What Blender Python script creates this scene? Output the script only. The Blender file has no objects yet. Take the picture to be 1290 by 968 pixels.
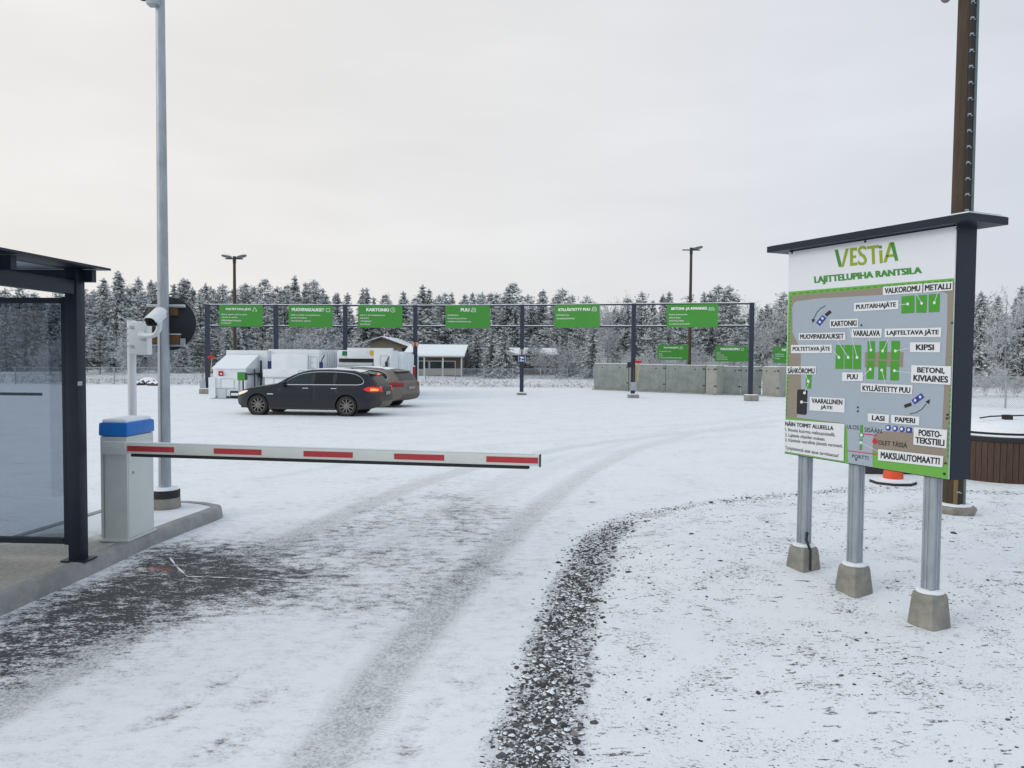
import bpy, bmesh, math, random
import numpy as np
from mathutils import Vector, Matrix
from mathutils.geometry import delaunay_2d_cdt
random.seed(7); rng = np.random.default_rng(7)
scene = bpy.context.scene
COL = scene.collection
R = math.radians

# ------------------------------------------------------------------ camera
EYE = 1.85; FPX = 969.0
PITCH = math.atan(38/969); ROLL = 0.008
Fv = Vector((0, math.cos(PITCH), -math.sin(PITCH)))
R0 = Vector((1, 0, 0)); U0 = Vector((0, math.sin(PITCH), math.cos(PITCH)))
Rv = R0*math.cos(ROLL)+U0*math.sin(ROLL)
Uv = -R0*math.sin(ROLL)+U0*math.cos(ROLL)
CAMLOC = Vector((0, 0, EYE))
cam_d = bpy.data.cameras.new('camera'); cam = bpy.data.objects.new('camera', cam_d)
COL.objects.link(cam); scene.camera = cam
m = Matrix((Rv, Uv, -Fv)).transposed().to_4x4(); m.translation = CAMLOC
cam.matrix_world = m
cam_d.sensor_width = 36; cam_d.lens = FPX/1290*36
cam_d.clip_start = 0.05; cam_d.clip_end = 6000

# ------------------------------------------------------------------ world, sun, exposure
SUN_AZ, SUN_EL = R(-112), R(24)      # azimuth from +Y towards +X
w = bpy.data.worlds.new('World'); scene.world = w; w.use_nodes = True
nt = w.node_tree; N = nt.nodes; L = nt.links
for n in list(N): N.remove(n)
out = N.new('ShaderNodeOutputWorld'); bg = N.new('ShaderNodeBackground'); bg.inputs[1].default_value = 0.1
sky = N.new('ShaderNodeTexSky'); sky.sky_type = 'NISHITA'; sky.sun_disc = False
sky.sun_elevation = SUN_EL; sky.sun_rotation = SUN_AZ; sky.air_density = 1.0; sky.dust_density = 3.0
tc = N.new('ShaderNodeTexCoord'); sep = N.new('ShaderNodeSeparateXYZ'); L.new(tc.outputs['Generated'], sep.inputs[0])
# overcast: warm white on the left, blue grey on the right and low, with soft wide cloud bands
mr = N.new('ShaderNodeMapRange'); L.new(sep.outputs['X'], mr.inputs[0]); mr.inputs[1].default_value = -0.45; mr.inputs[2].default_value = 0.62
r1 = N.new('ShaderNodeValToRGB'); L.new(mr.outputs[0], r1.inputs[0])
e = r1.color_ramp.elements; e[0].position = 0; e[0].color = (.775, .755, .735, 1); e[1].position = 1; e[1].color = (.59, .625, .70, 1)
k = r1.color_ramp.elements.new(.45); k.color = (.725, .725, .73, 1)
mp = N.new('ShaderNodeMapping'); L.new(tc.outputs['Generated'], mp.inputs[0]); mp.inputs['Scale'].default_value = (1.6, 1.6, 7.0)
mp.inputs['Rotation'].default_value = (0, .12, 0)
no = N.new('ShaderNodeTexNoise'); L.new(mp.outputs[0], no.inputs[0]); no.inputs['Scale'].default_value = 1.6; no.inputs['Detail'].default_value = 3
mr2 = N.new('ShaderNodeMapRange'); L.new(no.outputs['Fac'], mr2.inputs[0]); mr2.inputs[1].default_value = .3; mr2.inputs[2].default_value = .7
mr2.inputs[3].default_value = 11.0; mr2.inputs[4].default_value = 12.2
vm = N.new('ShaderNodeVectorMath'); vm.operation = 'SCALE'; L.new(r1.outputs[0], vm.inputs[0]); L.new(mr2.outputs[0], vm.inputs['Scale'])
# bluer tint added to the unseen sky overhead, to cool light on snow
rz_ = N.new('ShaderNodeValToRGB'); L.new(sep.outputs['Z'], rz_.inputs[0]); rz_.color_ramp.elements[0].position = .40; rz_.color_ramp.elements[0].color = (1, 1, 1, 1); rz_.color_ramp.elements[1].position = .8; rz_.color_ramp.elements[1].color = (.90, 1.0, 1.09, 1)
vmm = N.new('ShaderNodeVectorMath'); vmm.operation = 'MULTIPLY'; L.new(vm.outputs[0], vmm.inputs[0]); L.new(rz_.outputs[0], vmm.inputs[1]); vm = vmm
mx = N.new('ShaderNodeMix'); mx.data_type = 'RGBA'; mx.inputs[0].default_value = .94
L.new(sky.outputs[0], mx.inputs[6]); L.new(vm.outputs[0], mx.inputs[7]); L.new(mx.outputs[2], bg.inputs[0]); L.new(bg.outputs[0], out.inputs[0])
sl = bpy.data.lights.new('sun', 'SUN'); sl.energy = 0.7; sl.angle = R(22); sl.color = (1, .95, .88)
so = bpy.data.objects.new('sun', sl); COL.objects.link(so)
sd = Vector((math.sin(SUN_AZ)*math.cos(SUN_EL), math.cos(SUN_AZ)*math.cos(SUN_EL), math.sin(SUN_EL)))
so.rotation_euler = (-sd).to_track_quat('-Z', 'Y').to_euler(); so.location = sd*50
vs = scene.view_settings; vs.view_transform = 'Standard'; vs.look = 'None'; vs.gamma = 1; vs.use_curve_mapping = False
vs.exposure = 0.0
scene.cycles.transparent_max_bounces = 24

# ------------------------------------------------------------------ helpers
def ray(px, py): return Fv + Rv*((px-645)/FPX) + Uv*((484-py)/FPX)
def at(px, py, z=0.0):                 # world point seen at that pixel of the photograph, at height z
    d = ray(px, py); return CAMLOC + d*((z-EYE)/d.z)
def atY(px, py, y):
    d = ray(px, py); return CAMLOC + d*(y/d.y)

def mat(name, col, rough=.6, metal=0., var=.0, vscale=6., bump=0., bscale=40., spec=.5, col2=None, coat=0., stretch=None, emit=None, estr=0.):
    mm = bpy.data.materials.new(name); mm.use_nodes = True
    t = mm.node_tree; b = t.nodes['Principled BSDF']
    b.inputs['Base Color'].default_value = (*col, 1); b.inputs['Roughness'].default_value = rough
    b.inputs['Metallic'].default_value = metal; b.inputs['Specular IOR Level'].default_value = spec
    b.inputs['Coat Weight'].default_value = coat
    if emit: b.inputs['Emission Color'].default_value = (*emit, 1); b.inputs['Emission Strength'].default_value = estr
    if var > 0 or col2 or bump > 0:
        c = t.nodes.new('ShaderNodeTexCoord'); src = c.outputs['Object']
        if stretch:
            mpn = t.nodes.new('ShaderNodeMapping'); mpn.inputs['Scale'].default_value = stretch; t.links.new(src, mpn.inputs[0]); src = mpn.outputs[0]
    if var > 0 or col2:
        n = t.nodes.new('ShaderNodeTexNoise'); n.inputs['Scale'].default_value = vscale; n.inputs['Detail'].default_value = 6; n.inputs['Roughness'].default_value = .65
        t.links.new(src, n.inputs[0])
        rp = t.nodes.new('ShaderNodeValToRGB'); t.links.new(n.outputs['Fac'], rp.inputs[0])
        c2 = col2 if col2 else tuple(min(1, x*(1+var)) for x in col)
        c1 = col if col2 else tuple(x*(1-var) for x in col)
        rp.color_ramp.elements[0].position = .32; rp.color_ramp.elements[1].position = .68
        rp.color_ramp.elements[0].color = (*c1, 1); rp.color_ramp.elements[1].color = (*c2, 1)
        t.links.new(rp.outputs[0], b.inputs['Base Color'])
    if bump > 0:
        n2 = t.nodes.new('ShaderNodeTexNoise'); n2.inputs['Scale'].default_value = bscale; n2.inputs['Detail'].default_value = 4; t.links.new(src, n2.inputs[0])
        bp = t.nodes.new('ShaderNodeBump'); bp.inputs['Strength'].default_value = bump; bp.inputs['Distance'].default_value = .02
        t.links.new(n2.outputs['Fac'], bp.inputs['Height']); t.links.new(bp.outputs[0], b.inputs['Normal'])
    return mm

class MB:
    """collects shapes and links them as one mesh object"""
    def __init__(s): s.v = []; s.f = []; s.mi = []; s.st = []
    def add(s, vs, fs, mi=0, M=None):
        o = len(s.v); s.st.append((o, len(s.f)))
        if M is not None: vs = [M @ Vector(q) for q in vs]
        s.v += [tuple(q) for q in vs]
        for f in fs: s.f.append(tuple(i+o for i in f)); s.mi.append(mi)
        return s
    def box(s, c, d, mi=0, rot=None, taper=1.0, bev=0.0):
        x, y, z = d[0]/2, d[1]/2, d[2]/2
        if bev > 0:
            bm = bmesh.new(); bmesh.ops.create_cube(bm, size=1)
            for q in bm.verts:
                k = taper if q.co.z > 0 else 1
                q.co = Vector((q.co.x*d[0]*k, q.co.y*d[1]*k, q.co.z*d[2]))
            bmesh.ops.bevel(bm, geom=bm.edges[:], offset=bev, segments=2, affect='EDGES', profile=.6)
            vs = [q.co.copy() for q in bm.verts]; fs = [[q.index for q in f.verts] for f in bm.faces]; bm.free()
        else:
            t = taper
            vs = [(-x,-y,-z),(x,-y,-z),(x,y,-z),(-x,y,-z),(-x*t,-y*t,z),(x*t,-y*t,z),(x*t,y*t,z),(-x*t,y*t,z)]
            fs = [(0,3,2,1),(4,5,6,7),(0,1,5,4),(1,2,6,5),(2,3,7,6),(3,0,4,7)]
        M = Matrix.Translation(Vector(c))
        if rot is not None: M = M @ rot
        return s.add(vs, fs, mi, M)
    def tube(s, a, b, r0, r1=None, n=10, mi=0, cap=True):
        a = Vector(a); b = Vector(b); r1 = r0 if r1 is None else r1
        ax = (b-a).normalized(); u = ax.orthogonal().normalized(); v = ax.cross(u)
        vs = []
        for p, r in ((a, r0), (b, r1)):
            for i in range(n):
                t = 2*math.pi*i/n; vs.append(p+u*(r*math.cos(t))+v*(r*math.sin(t)))
        fs = [(i, (i+1) % n, n+(i+1) % n, n+i) for i in range(n)]
        if cap: fs += [tuple(range(n-1, -1, -1)), tuple(range(n, 2*n))]
        return s.add(vs, fs, mi)
    def path(s, pts, r, n=8, mi=0):
        pts = [Vector(p) for p in pts]; vs = []; u = None
        for i, p in enumerate(pts):
            t = (pts[min(i+1, len(pts)-1)]-pts[max(i-1, 0)]).normalized()
            u = t.orthogonal().normalized() if u is None else (u-t*u.dot(t)).normalized()
            v = t.cross(u); rr = r[i] if isinstance(r, (list, tuple)) else r
            for k in range(n):
                q = 2*math.pi*k/n; vs.append(p+u*(rr*math.cos(q))+v*(rr*math.sin(q)))
        fs = []
        for i in range(len(pts)-1):
            for k in range(n): fs.append((i*n+k, i*n+(k+1) % n, (i+1)*n+(k+1) % n, (i+1)*n+k))
        fs += [tuple(range(n-1, -1, -1)), tuple(range((len(pts)-1)*n, len(pts)*n))]
        return s.add(vs, fs, mi)
    def lathe(s, prof, n=32, mi=0, M=None, sx=1., sy=1., cap=True):
        vs = []; fs = []
        for r, z in prof:
            for i in range(n):
                t = 2*math.pi*i/n; vs.append((r*math.cos(t)*sx, r*math.sin(t)*sy, z))
        for j in range(len(prof)-1):
            for i in range(n): fs.append((j*n+i, j*n+(i+1) % n, (j+1)*n+(i+1) % n, (j+1)*n+i))
        if cap and prof[0][0] > 1e-4: fs.append(tuple(range(n-1, -1, -1)))
        if cap and prof[-1][0] > 1e-4: fs.append(tuple(range((len(prof)-1)*n, len(prof)*n)))
        return s.add(vs, fs, mi, M)
    def prism(s, poly, h, mi=0, M=None):     # poly in XY, extruded along Z from 0 to h
        n = len(poly)
        vs = [(x, y, 0) for x, y in poly]+[(x, y, h) for x, y in poly]
        fs = [tuple(range(n-1, -1, -1)), tuple(range(n, 2*n))]+[(i, (i+1) % n, n+(i+1) % n, n+i) for i in range(n)]
        return s.add(vs, fs, mi, M)
    def build_each(s, name, mats, parent=None, smooth=None):      # every added shape an object of its own
        r = []; ends = s.st[1:]+[(len(s.v), len(s.f))]
        for (v0, f0), (v1, f1) in zip(s.st, ends):
            q = MB(); q.v = s.v[v0:v1]; q.f = [tuple(i-v0 for i in f) for f in s.f[f0:f1]]; q.mi = s.mi[f0:f1]; r.append(q.build(name, mats, parent, smooth))
        return r
    def build(s, name, mats, parent=None, smooth=None, loc=None):
        me = bpy.data.meshes.new(name); me.from_pydata(s.v, [], s.f)
        for q in (mats if isinstance(mats, (list, tuple)) else [mats]): me.materials.append(q)
        me.polygons.foreach_set('material_index', s.mi)
        if smooth is not None:
            me.polygons.foreach_set('use_smooth', [True]*len(s.f))
            me.set_sharp_from_angle(angle=R(smooth))
        me.update(); me.validate()
        o = bpy.data.objects.new(name, me); COL.objects.link(o)
        if parent is not None: o.parent = parent
        if loc is not None: o.location = loc
        return o

def tag(o, label=None, cat=None, group=None, kind=None):
    if label: o['label'] = label
    if cat: o['category'] = cat
    if group: o['group'] = group
    if kind: o['kind'] = kind
    return o
def thing(name, label, cat, loc=(0, 0, 0), rz=0., group=None):
    o = bpy.data.objects.new(name, None); COL.objects.link(o); o.location = loc; o.rotation_euler = (0, 0, rz); o.empty_display_size = .1
    return tag(o, label, cat, group)
def copy_tree(o, parent=None):
    c = o.copy(); COL.objects.link(c)
    if parent is not None: c.parent = parent
    for ch in list(o.children): copy_tree(ch, c)
    return c
def Rz(a): return Matrix.Rotation(a, 4, 'Z')
def Rx(a): return Matrix.Rotation(a, 4, 'X')
def Ry(a): return Matrix.Rotation(a, 4, 'Y')
def smooth01(x): x = np.clip(x, 0, 1); return x*x*(3-2*x)

_fc = {}
def text_mesh(s, bold=.0):
    """flat lettering normalised to a 1 x 1 box: (verts, faces, aspect)"""
    if (s, bold) in _fc: return _fc[(s, bold)]
    c = bpy.data.curves.new('t', 'FONT'); c.body = s; c.resolution_u = 3; c.fill_mode = 'FRONT'
    o = bpy.data.objects.new('t', c); COL.objects.link(o)
    d = bpy.context.evaluated_depsgraph_get(); me = bpy.data.meshes.new_from_object(o.evaluated_get(d))
    vs = np.array([v.co[:2] for v in me.vertices]); fs = [tuple(p.vertices) for p in me.polygons]
    bpy.data.objects.remove(o); bpy.data.curves.remove(c); bpy.data.meshes.remove(me)
    vs = np.c_[vs, np.zeros(len(vs))]
    if bold > 0:                       # heavier weight: three copies side by side, a hair apart in depth
        n0 = len(vs); f0 = fs; out_v = []; fs = []
        for k, (dx, dy) in enumerate(((-bold, -bold*.5), (bold, bold*.5), (-bold, bold*.5), (bold, -bold*.5), (0, 0))):
            out_v.append(vs+np.array([dx, dy, k])); fs += [tuple(i+k*n0 for i in f) for f in f0]
        vs = np.vstack(out_v)
    lo = vs.min(0); hi = vs.max(0); lo[2] = 0; hi[2] = 1; asp = (hi-lo)[0]/(hi-lo)[1]
    r = ((vs-lo)/(hi-lo), fs, asp); _fc[(s, bold)] = r
    return r

# ------------------------------------------------------------------ materials
M = {}
M['navy'] = mat('navy_powder_coat', (.009, .0155, .030), .45, var=.12, vscale=3, spec=.3)
M['galv'] = mat('galvanised_steel', (.36, .40, .44), .5, .55, var=.18, vscale=14, bump=.05, stretch=(1, 1, .25))
M['galv_dark'] = mat('galvanised_dark_grey', (.2, .22, .25), .55, .5)  # darker grey for the cabinet seam and the pole's cable duct
M['white_paint'] = mat('white_paint', (.72, .75, .76), .4, var=.05, vscale=4)
M['cabinet'] = mat('pale_grey_paint', (.58, .625, .605), .42, var=.05, vscale=5)
M['blue'] = mat('blue_plastic', (.004, .16, .56), .4, var=.08)
M['red'] = mat('red_reflective_film', (.42, .015, .025), .4, col2=(.5, .05, .06), vscale=90)
M['rubber'] = mat('black_rubber', (.018, .019, .022), .7, var=.3, vscale=30)
M['snow'] = mat('snow', (.82, .86, .89), .75, var=.03, vscale=8, bump=.35, bscale=25, spec=.2)
M['concrete'] = mat('concrete', (.26, .255, .225), .85, var=.28, vscale=7, bump=.25, bscale=60)
M['concrete_wall'] = mat('concrete_wall', (.185, .215, .205), .85, col2=(.30, .325, .315), vscale=2.2, bump=.2, bscale=20)
M['concrete_pale'] = mat('concrete_pale', (.30, .31, .28), .85, col2=(.38, .385, .35), vscale=3, bump=.2, bscale=20)
M['black'] = mat('black_plastic', (.015, .016, .018), .4)
M['wood_pole'] = mat('tarred_pole_wood', (.035, .024, .015), .75, col2=(.075, .05, .028), vscale=9, bump=.2, bscale=30, stretch=(3, 3, .25))
M['green_sign'] = mat('green_sign_plate', (.045, .27, .03), .45, var=.05, vscale=1.5)
M['sign_white'] = mat('white_lettering', (.80, .83, .80), .5)
M['container'] = mat('white_container_paint', (.76, .805, .835), .42, var=.06, vscale=2)
M['container_grey'] = mat('light_grey_steel', (.52, .57, .60), .5, var=.08, vscale=2)
M['dark_gap'] = mat('dark_steel', (.02, .022, .025), .6)
M['orange'] = mat('orange_cone_plastic', (.72, .075, .015), .45, var=.08)
M['yellow'] = mat('yellow_plastic', (.62, .42, .03), .5)
M['red_plastic'] = mat('red_plastic', (.45, .012, .02), .4)
M['brown_cladding'] = mat('brown_wood_cladding', (.042, .022, .014), .6, col2=(.085, .045, .028), vscale=6, stretch=(6, 6, .5))
M['wood_block'] = mat('brown_plywood_block', (.13, .062, .022), .7, var=.2, vscale=8)
M['navy_sign'] = mat('blue_sign_plate', (.01, .045, .25), .4)
M['pale_plate'] = mat('faded_plate', (.55, .47, .43), .6)
# ------------------------------------------------------------------ ground
def pline(pts, z=0.): return np.array([list(at(x, y, z))[:2] for x, y in pts])
def resample(P, n=200):
    d = np.r_[0, np.cumsum(np.hypot(*np.diff(P, axis=0).T))]; t = np.linspace(0, d[-1], n)
    # Catmull-like smoothing by interpolation + box filter
    X = np.interp(t, d, P[:, 0]); Y = np.interp(t, d, P[:, 1])
    k = 9; pad = k//2
    Xs = np.convolve(np.pad(X, pad, 'edge'), np.ones(k)/k, 'valid'); Ys = np.convolve(np.pad(Y, pad, 'edge'), np.ones(k)/k, 'valid')
    return np.c_[Xs, Ys]
def dist_line(X, Y, P):
    """unsigned distance, side (+ right of travel), arc length"""
    A = P[:-1]; B = P[1:]; D = B-A; LL = np.hypot(D[:, 0], D[:, 1]); S = np.r_[0, np.cumsum(LL)][:-1]
    best = np.full(X.shape, 1e9); sgn = np.zeros(X.shape); arc = np.zeros(X.shape)
    for a, d, l, s in zip(A, D, LL, S):
        if l < 1e-6: continue
        ux, uy = d/l; rx = X-a[0]; ry = Y-a[1]
        t = np.clip(rx*ux+ry*uy, 0, l); dx = rx-t*ux; dy = ry-t*uy; dd = np.hypot(dx, dy)
        mk = dd < best
        best = np.where(mk, dd, best); arc = np.where(mk, s+t, arc); sgn = np.where(mk, np.sign(rx*uy-ry*ux), sgn)
    return best, sgn, arc
def inside(X, Y, P):
    c = np.zeros(X.shape, bool); n = len(P); j = n-1
    for i in range(n):
        xi, yi = P[i]; xj, yj = P[j]
        with np.errstate(divide='ignore', invalid='ignore'):
            hit = ((yi > Y) != (yj > Y)) & (X < (xj-xi)*(Y-yi)/(yj-yi+1e-12)+xi)
        c ^= hit; j = i
    return c

GL = [(575,1060),(606,956),(636,880),(670,796),(695,737),(729,674),(767,650),(840,636),(900,628),(1000,619),(1100,611),(1290,619)]
GR = [(735,1060),(737,964),(742,855),(754,796),(765,737),(780,695),(815,668),(860,650),(910,640),(1000,630),(1100,619),(1290,627)]
gl = pline(GL); gr = pline(GR)
ext = np.array([[40., 9.5]])
VERGE = np.vstack([gl, ext, [[40, -12]], [[gl[0, 0]-.2, -12]]])
STRIP = np.vstack([gl, gr[::-1]])
gmid = resample((gl+gr)/2)

def axis_nonuni(fine0, fine1, step, grow, lo, hi):
    a = list(np.arange(fine0, fine1, step)); s = step; x = a[-1]
    while x < hi: s *= grow; x += s; a.append(x)
    s = step; x = a[0]; pre = []
    while x > lo: s *= grow; x -= s; pre.append(x)
    return np.array(pre[::-1]+a)
XS = axis_nonuni(-5.5, 6.0, .05, 1.035, -2500, 2500)
YS = axis_nonuni(2.8, 10.0, .045, 1.03, -60, 3500)
def ground_height(X, Y):
    X = np.asarray(X, float); Y = np.asarray(Y, float)
    d, s, _ = dist_line(X, Y, gl); ins = inside(X, Y, VERGE)
    h = np.where(ins, smooth01(d/1.2), 0)*(.012+.115*smooth01((Y-5.15)/1.25)*(1-.6*smooth01((Y-7.6)/4)))
    h = h + np.where(ins, .018*np.sin(X*2.1+Y*.7)*np.cos(Y*1.9-X*.6), 0)*smooth01(d/1.0)
    far = smooth01((Y-41.5)/9)
    h = h + far*(.12*np.sin(X*.35+1)*np.sin(Y*.4)+.05)*(Y < 70)
    return h
def gz(x, y): return float(ground_height(np.array([x]), np.array([y]))[0])
GX, GY = np.meshgrid(XS, YS)
GZ = ground_height(GX, GY)
# masks
strip_in = inside(GX, GY, STRIP); ds, ss, _ = dist_line(GX, GY, gmid)
dl, sgl, _ = dist_line(GX, GY, gl); dr_, sgr, _ = dist_line(GX, GY, gr)
edge = np.minimum(dl, dr_)
gravel = np.where(strip_in, .55+.45*smooth01(edge/.12), .5*np.exp(-edge/.07))
gravel = gravel*np.interp(GY, [5.0, 6.5, 8.0, 9.0], [1, .85, .6, .35])
vin = inside(GX, GY, VERGE); verge = np.where(vin, smooth01(dl/.25), 0)
def band(px, hw, soft, amp_px=None):
    P = resample(pline(px)); d, s, a = dist_line(GX, GY, P)
    ok = (a > .02) & (a < np.hypot(*np.diff(P, axis=0).T).sum()-.02)
    return np.where(ok, 1-smooth01((d-hw)/soft), 0), np.where(s == 0, 1, s)*d, a
T1 = [(-80,935),(0,888),(130,812),(280,722),(400,662),(520,612),(610,585),(720,563),(860,545),(980,536)]
T2 = [(330,1060),(400,968),(470,868),(540,782),(600,716),(652,664),(700,624),(745,592),(800,566),(880,544),(980,530)]
T3 = [(560,660),(640,618),(700,590),(760,566),(850,540),(1000,520)]
T4 = [(210,1060),(330,905),(430,800),(520,715),(600,655)]
t1, u1, a1 = band(T1, .11, .14); t2, u2, a2 = band(T2, .10, .11); t3, u3, a3 = band(T3, .06, .16)
fade = np.exp(-np.maximum(GY-6.5, 0)/5.0)
more = np.zeros_like(GX)
for pts_, wt_ in (([(480,562),(620,549),(760,541),(900,533),(1000,528)], .16), ([(330,604),(450,582),(600,562),(800,548),(940,541)], .2), ([(430,548),(560,538),(700,528),(900,519)], .13), ([(560,640),(660,596),(760,572),(850,556),(960,546)], .2), ([(150,560),(300,545),(480,535),(640,524)], .12), ([(470,700),(560,640),(640,598),(720,572)], .22)):
    tt_, _, _ = band(pts_, .05, .14); more = np.maximum(more, tt_*wt_)
track = np.maximum.reduce([t1*(.3+.55*fade), t2*(.25+.65*fade), t3*.2, more])
nearer2 = np.abs(u2) < np.abs(u1)
tu = np.where(nearer2, a2, a1); tv = np.where(nearer2, u2, u1)
# asphalt swept bare beside the kerb
BP = [(-60,800),(0,774),(110,722),(185,684),(230,684),(310,698),(350,716),(335,745),(250,772),(130,822),(0,862),(-60,885)]
bp = pline(BP); db, sb, _ = dist_line(GX, GY, np.vstack([bp, bp[:1]])); bin_ = inside(GX, GY, bp)
bare = np.where(bin_, .35+.65*smooth01(db/.45), .35*np.exp(-db/.35))
kb = pline([(0,772),(110,719),(200,676),(282,650)]); dk, _, _ = dist_line(GX, GY, kb)
bare = np.maximum(bare, .0)
# scuffed thinner snow between the tracks
SC = pline([(250,700),(420,640),(560,600),(690,640),(640,760),(540,800),(420,780),(300,790),(180,800)])
dsn, _, _ = dist_line(GX, GY, np.vstack([SC, SC[:1]])); sin_ = inside(GX, GY, SC)
scuff = np.where(sin_, .4+.6*smooth01(dsn/.7), .4*np.exp(-dsn/.5))*.75
roughb = smooth01((GY-40.5)/2.5)*(1-smooth01((GX-14)/8))
roughb = np.maximum(roughb, smooth01((GY-46)/6)*smooth01((GX+5)/10))
# orange survey paint left on the asphalt
po = at(195, 717); paint = .8*np.exp(-(((GX-po.x)/.36)**2+((GY-po.y)/.17)**2)*1.1)
# shallow ruts where the wheels ran and trodden foot prints
GZ = GZ-.008*t2-.006*t1
foot = np.zeros_like(GX)
FP = [(283,858,.35),(540,902,.2),(495,888,.15),(290,945,.5),(262,940,.4),(515,940,.1),(745,622,0),(745,634,.1),(720,645,0),(722,655,.1),(205,905,.6),(235,888,.5),(318,668,.2),(452,905,.2),(330,880,.3)]
for fx, fy, a in FP:
    p = at(fx, fy); c, s = math.cos(a), math.sin(a); dx = GX-p.x; dy = GY-p.y
    u = dx*c-dy*s; v = dx*s+dy*c
    foot = np.maximum(foot, np.exp(-((u/.055)**4+(v/.14)**4)))
GZ = GZ-.012*foot
ny, nx = GX.shape
vs = np.c_[GX.ravel(), GY.ravel(), GZ.ravel()]
ii = np.arange(ny*nx).reshape(ny, nx)
fs = np.stack([ii[:-1, :-1], ii[:-1, 1:], ii[1:, 1:], ii[1:, :-1]], -1).reshape(-1, 4)
gm = bpy.data.meshes.new('ground'); gm.vertices.add(len(vs)); gm.vertices.foreach_set('co', vs.ravel())
gm.loops.add(fs.size); gm.loops.foreach_set('vertex_index', fs.ravel())
gm.polygons.add(len(fs)); gm.polygons.foreach_set('loop_start', np.arange(0, fs.size, 4)); gm.polygons.foreach_set('loop_total', np.full(len(fs), 4))
gm.polygons.foreach_set('use_smooth', np.ones(len(fs), bool)); gm.update()
for nme, arr in dict(gravel=gravel, verge=verge, track=track, bare=bare, scuff=scuff, band_rough=roughb, paint=paint, foot=foot, tu=tu, tv=tv, tsel=nearer2.astype(float)).items():
    a = gm.attributes.new(nme, 'FLOAT', 'POINT'); a.data.foreach_set('value', np.ascontiguousarray(arr, dtype=np.float32).ravel())
ground = bpy.data.objects.new('ground', gm); COL.objects.link(ground); ground['kind'] = 'structure'

gmat = bpy.data.materials.new('snow_on_asphalt'); gmat.use_nodes = True; gm.materials.append(gmat)
T = gmat.node_tree; b = T.nodes['Principled BSDF']
def nd(t, **kw):
    n = T.nodes.new(t)
    for k_, v_ in kw.items(): setattr(n, k_, v_)
    return n
def lk(a, b_): T.links.new(a, b_)
def val(x, sock):
    if isinstance(x, (int, float)): sock.default_value = x
    else: lk(x, sock)
def mth(op, a, b_=0., c=None, clamp=False):
    n = nd('ShaderNodeMath', operation=op, use_clamp=clamp); val(a, n.inputs[0]); val(b_, n.inputs[1])
    if c is not None: val(c, n.inputs[2])
    return n.outputs[0]
def attr(nm): return nd('ShaderNodeAttribute', attribute_name=nm).outputs['Fac']
def noise(scale, detail=4, rough=.6, st=None, dist=0.):
    n = nd('ShaderNodeTexNoise'); n.inputs['Scale'].default_value = scale; n.inputs['Detail'].default_value = detail; n.inputs['Roughness'].default_value = rough; n.inputs['Distortion'].default_value = dist
    s_ = geo
    if st:
        mp_ = nd('ShaderNodeMapping'); mp_.inputs['Scale'].default_value = st[:3]; mp_.inputs['Rotation'].default_value = (0, 0, st[3]); lk(geo, mp_.inputs[0]); s_ = mp_.outputs[0]
    lk(s_, n.inputs[0]); return n.outputs['Fac']
def rmp(x, a, b_, lo=0., hi=1.):
    n = nd('ShaderNodeMapRange', interpolation_type='SMOOTHSTEP'); val(x, n.inputs[0]); val(a, n.inputs[1]); val(b_, n.inputs[2]); n.inputs[3].default_value = lo; n.inputs[4].default_value = hi
    return n.outputs[0]
def mixc(f, a, b_):
    n = nd('ShaderNodeMix', data_type='RGBA'); val(f, n.inputs[0])
    for x, i in ((a, 6), (b_, 7)):
        if isinstance(x, tuple): n.inputs[i].default_value = (*x, 1)
        else: lk(x, n.inputs[i])
    return n.outputs[2]
geo = nd('ShaderNodeNewGeometry').outputs['Position']
A = {k_: attr(k_) for k_ in ('gravel', 'verge', 'track', 'bare', 'scuff', 'band_rough', 'paint', 'foot', 'tu', 'tv', 'tsel')}
grain = noise(170, 2, .7); fine = noise(55, 4, .7); mid = noise(9, 5, .65); big = noise(1.3, 4, .55)
streak = noise(5.5, 6, .72, (1.0, 2.1, 1, R(-14)))      # wind drawn streaks lying across the drive
streakf = noise(22, 4, .7, (1.0, 2.3, 1, R(-12)))
# depth of the snow skin: large = white
d0 = mth('ADD', mth('MULTIPLY', mid, .35), mth('MULTIPLY', big, .35))
d0 = mth('ADD', d0, mth('MULTIPLY', streak, .55)); d0 = mth('ADD', d0, mth('MULTIPLY', streakf, .3)); d0 = mth('ADD', d0, mth('MULTIPLY', fine, .25))
d0 = mth('SUBTRACT', d0, .90)     # about zero mean, +-.2
dep = mth('ADD', d0, .27)
dep = mth('SUBTRACT', dep, mth('MULTIPLY', A['scuff'], .17))
dep = mth('SUBTRACT', dep, mth('MULTIPLY', A['bare'], mth('ADD', .30, mth('MULTIPLY', mth('SUBTRACT', .5, mth('ADD', mth('MULTIPLY', streakf, .35), mth('ADD', mth('MULTIPLY', fine, .3), mth('MULTIPLY', streak, .35)))), 1.7))))
dep = mth('SUBTRACT', dep, mth('MULTIPLY', A['foot'], .09))
cover = rmp(mth('ADD', dep, mth('MULTIPLY', mth('SUBTRACT', grain, .5), .30)), -.04, .13)
asphalt = mixc(rmp(grain, .35, .75), (.034, .036, .041), (.125, .128, .138))
snowc = mixc(mid, (.80, .835, .865), (.87, .895, .915))
thin = mixc(rmp(fine, .3, .7), (.46, .46, .47), (.72, .73, .75))
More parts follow.
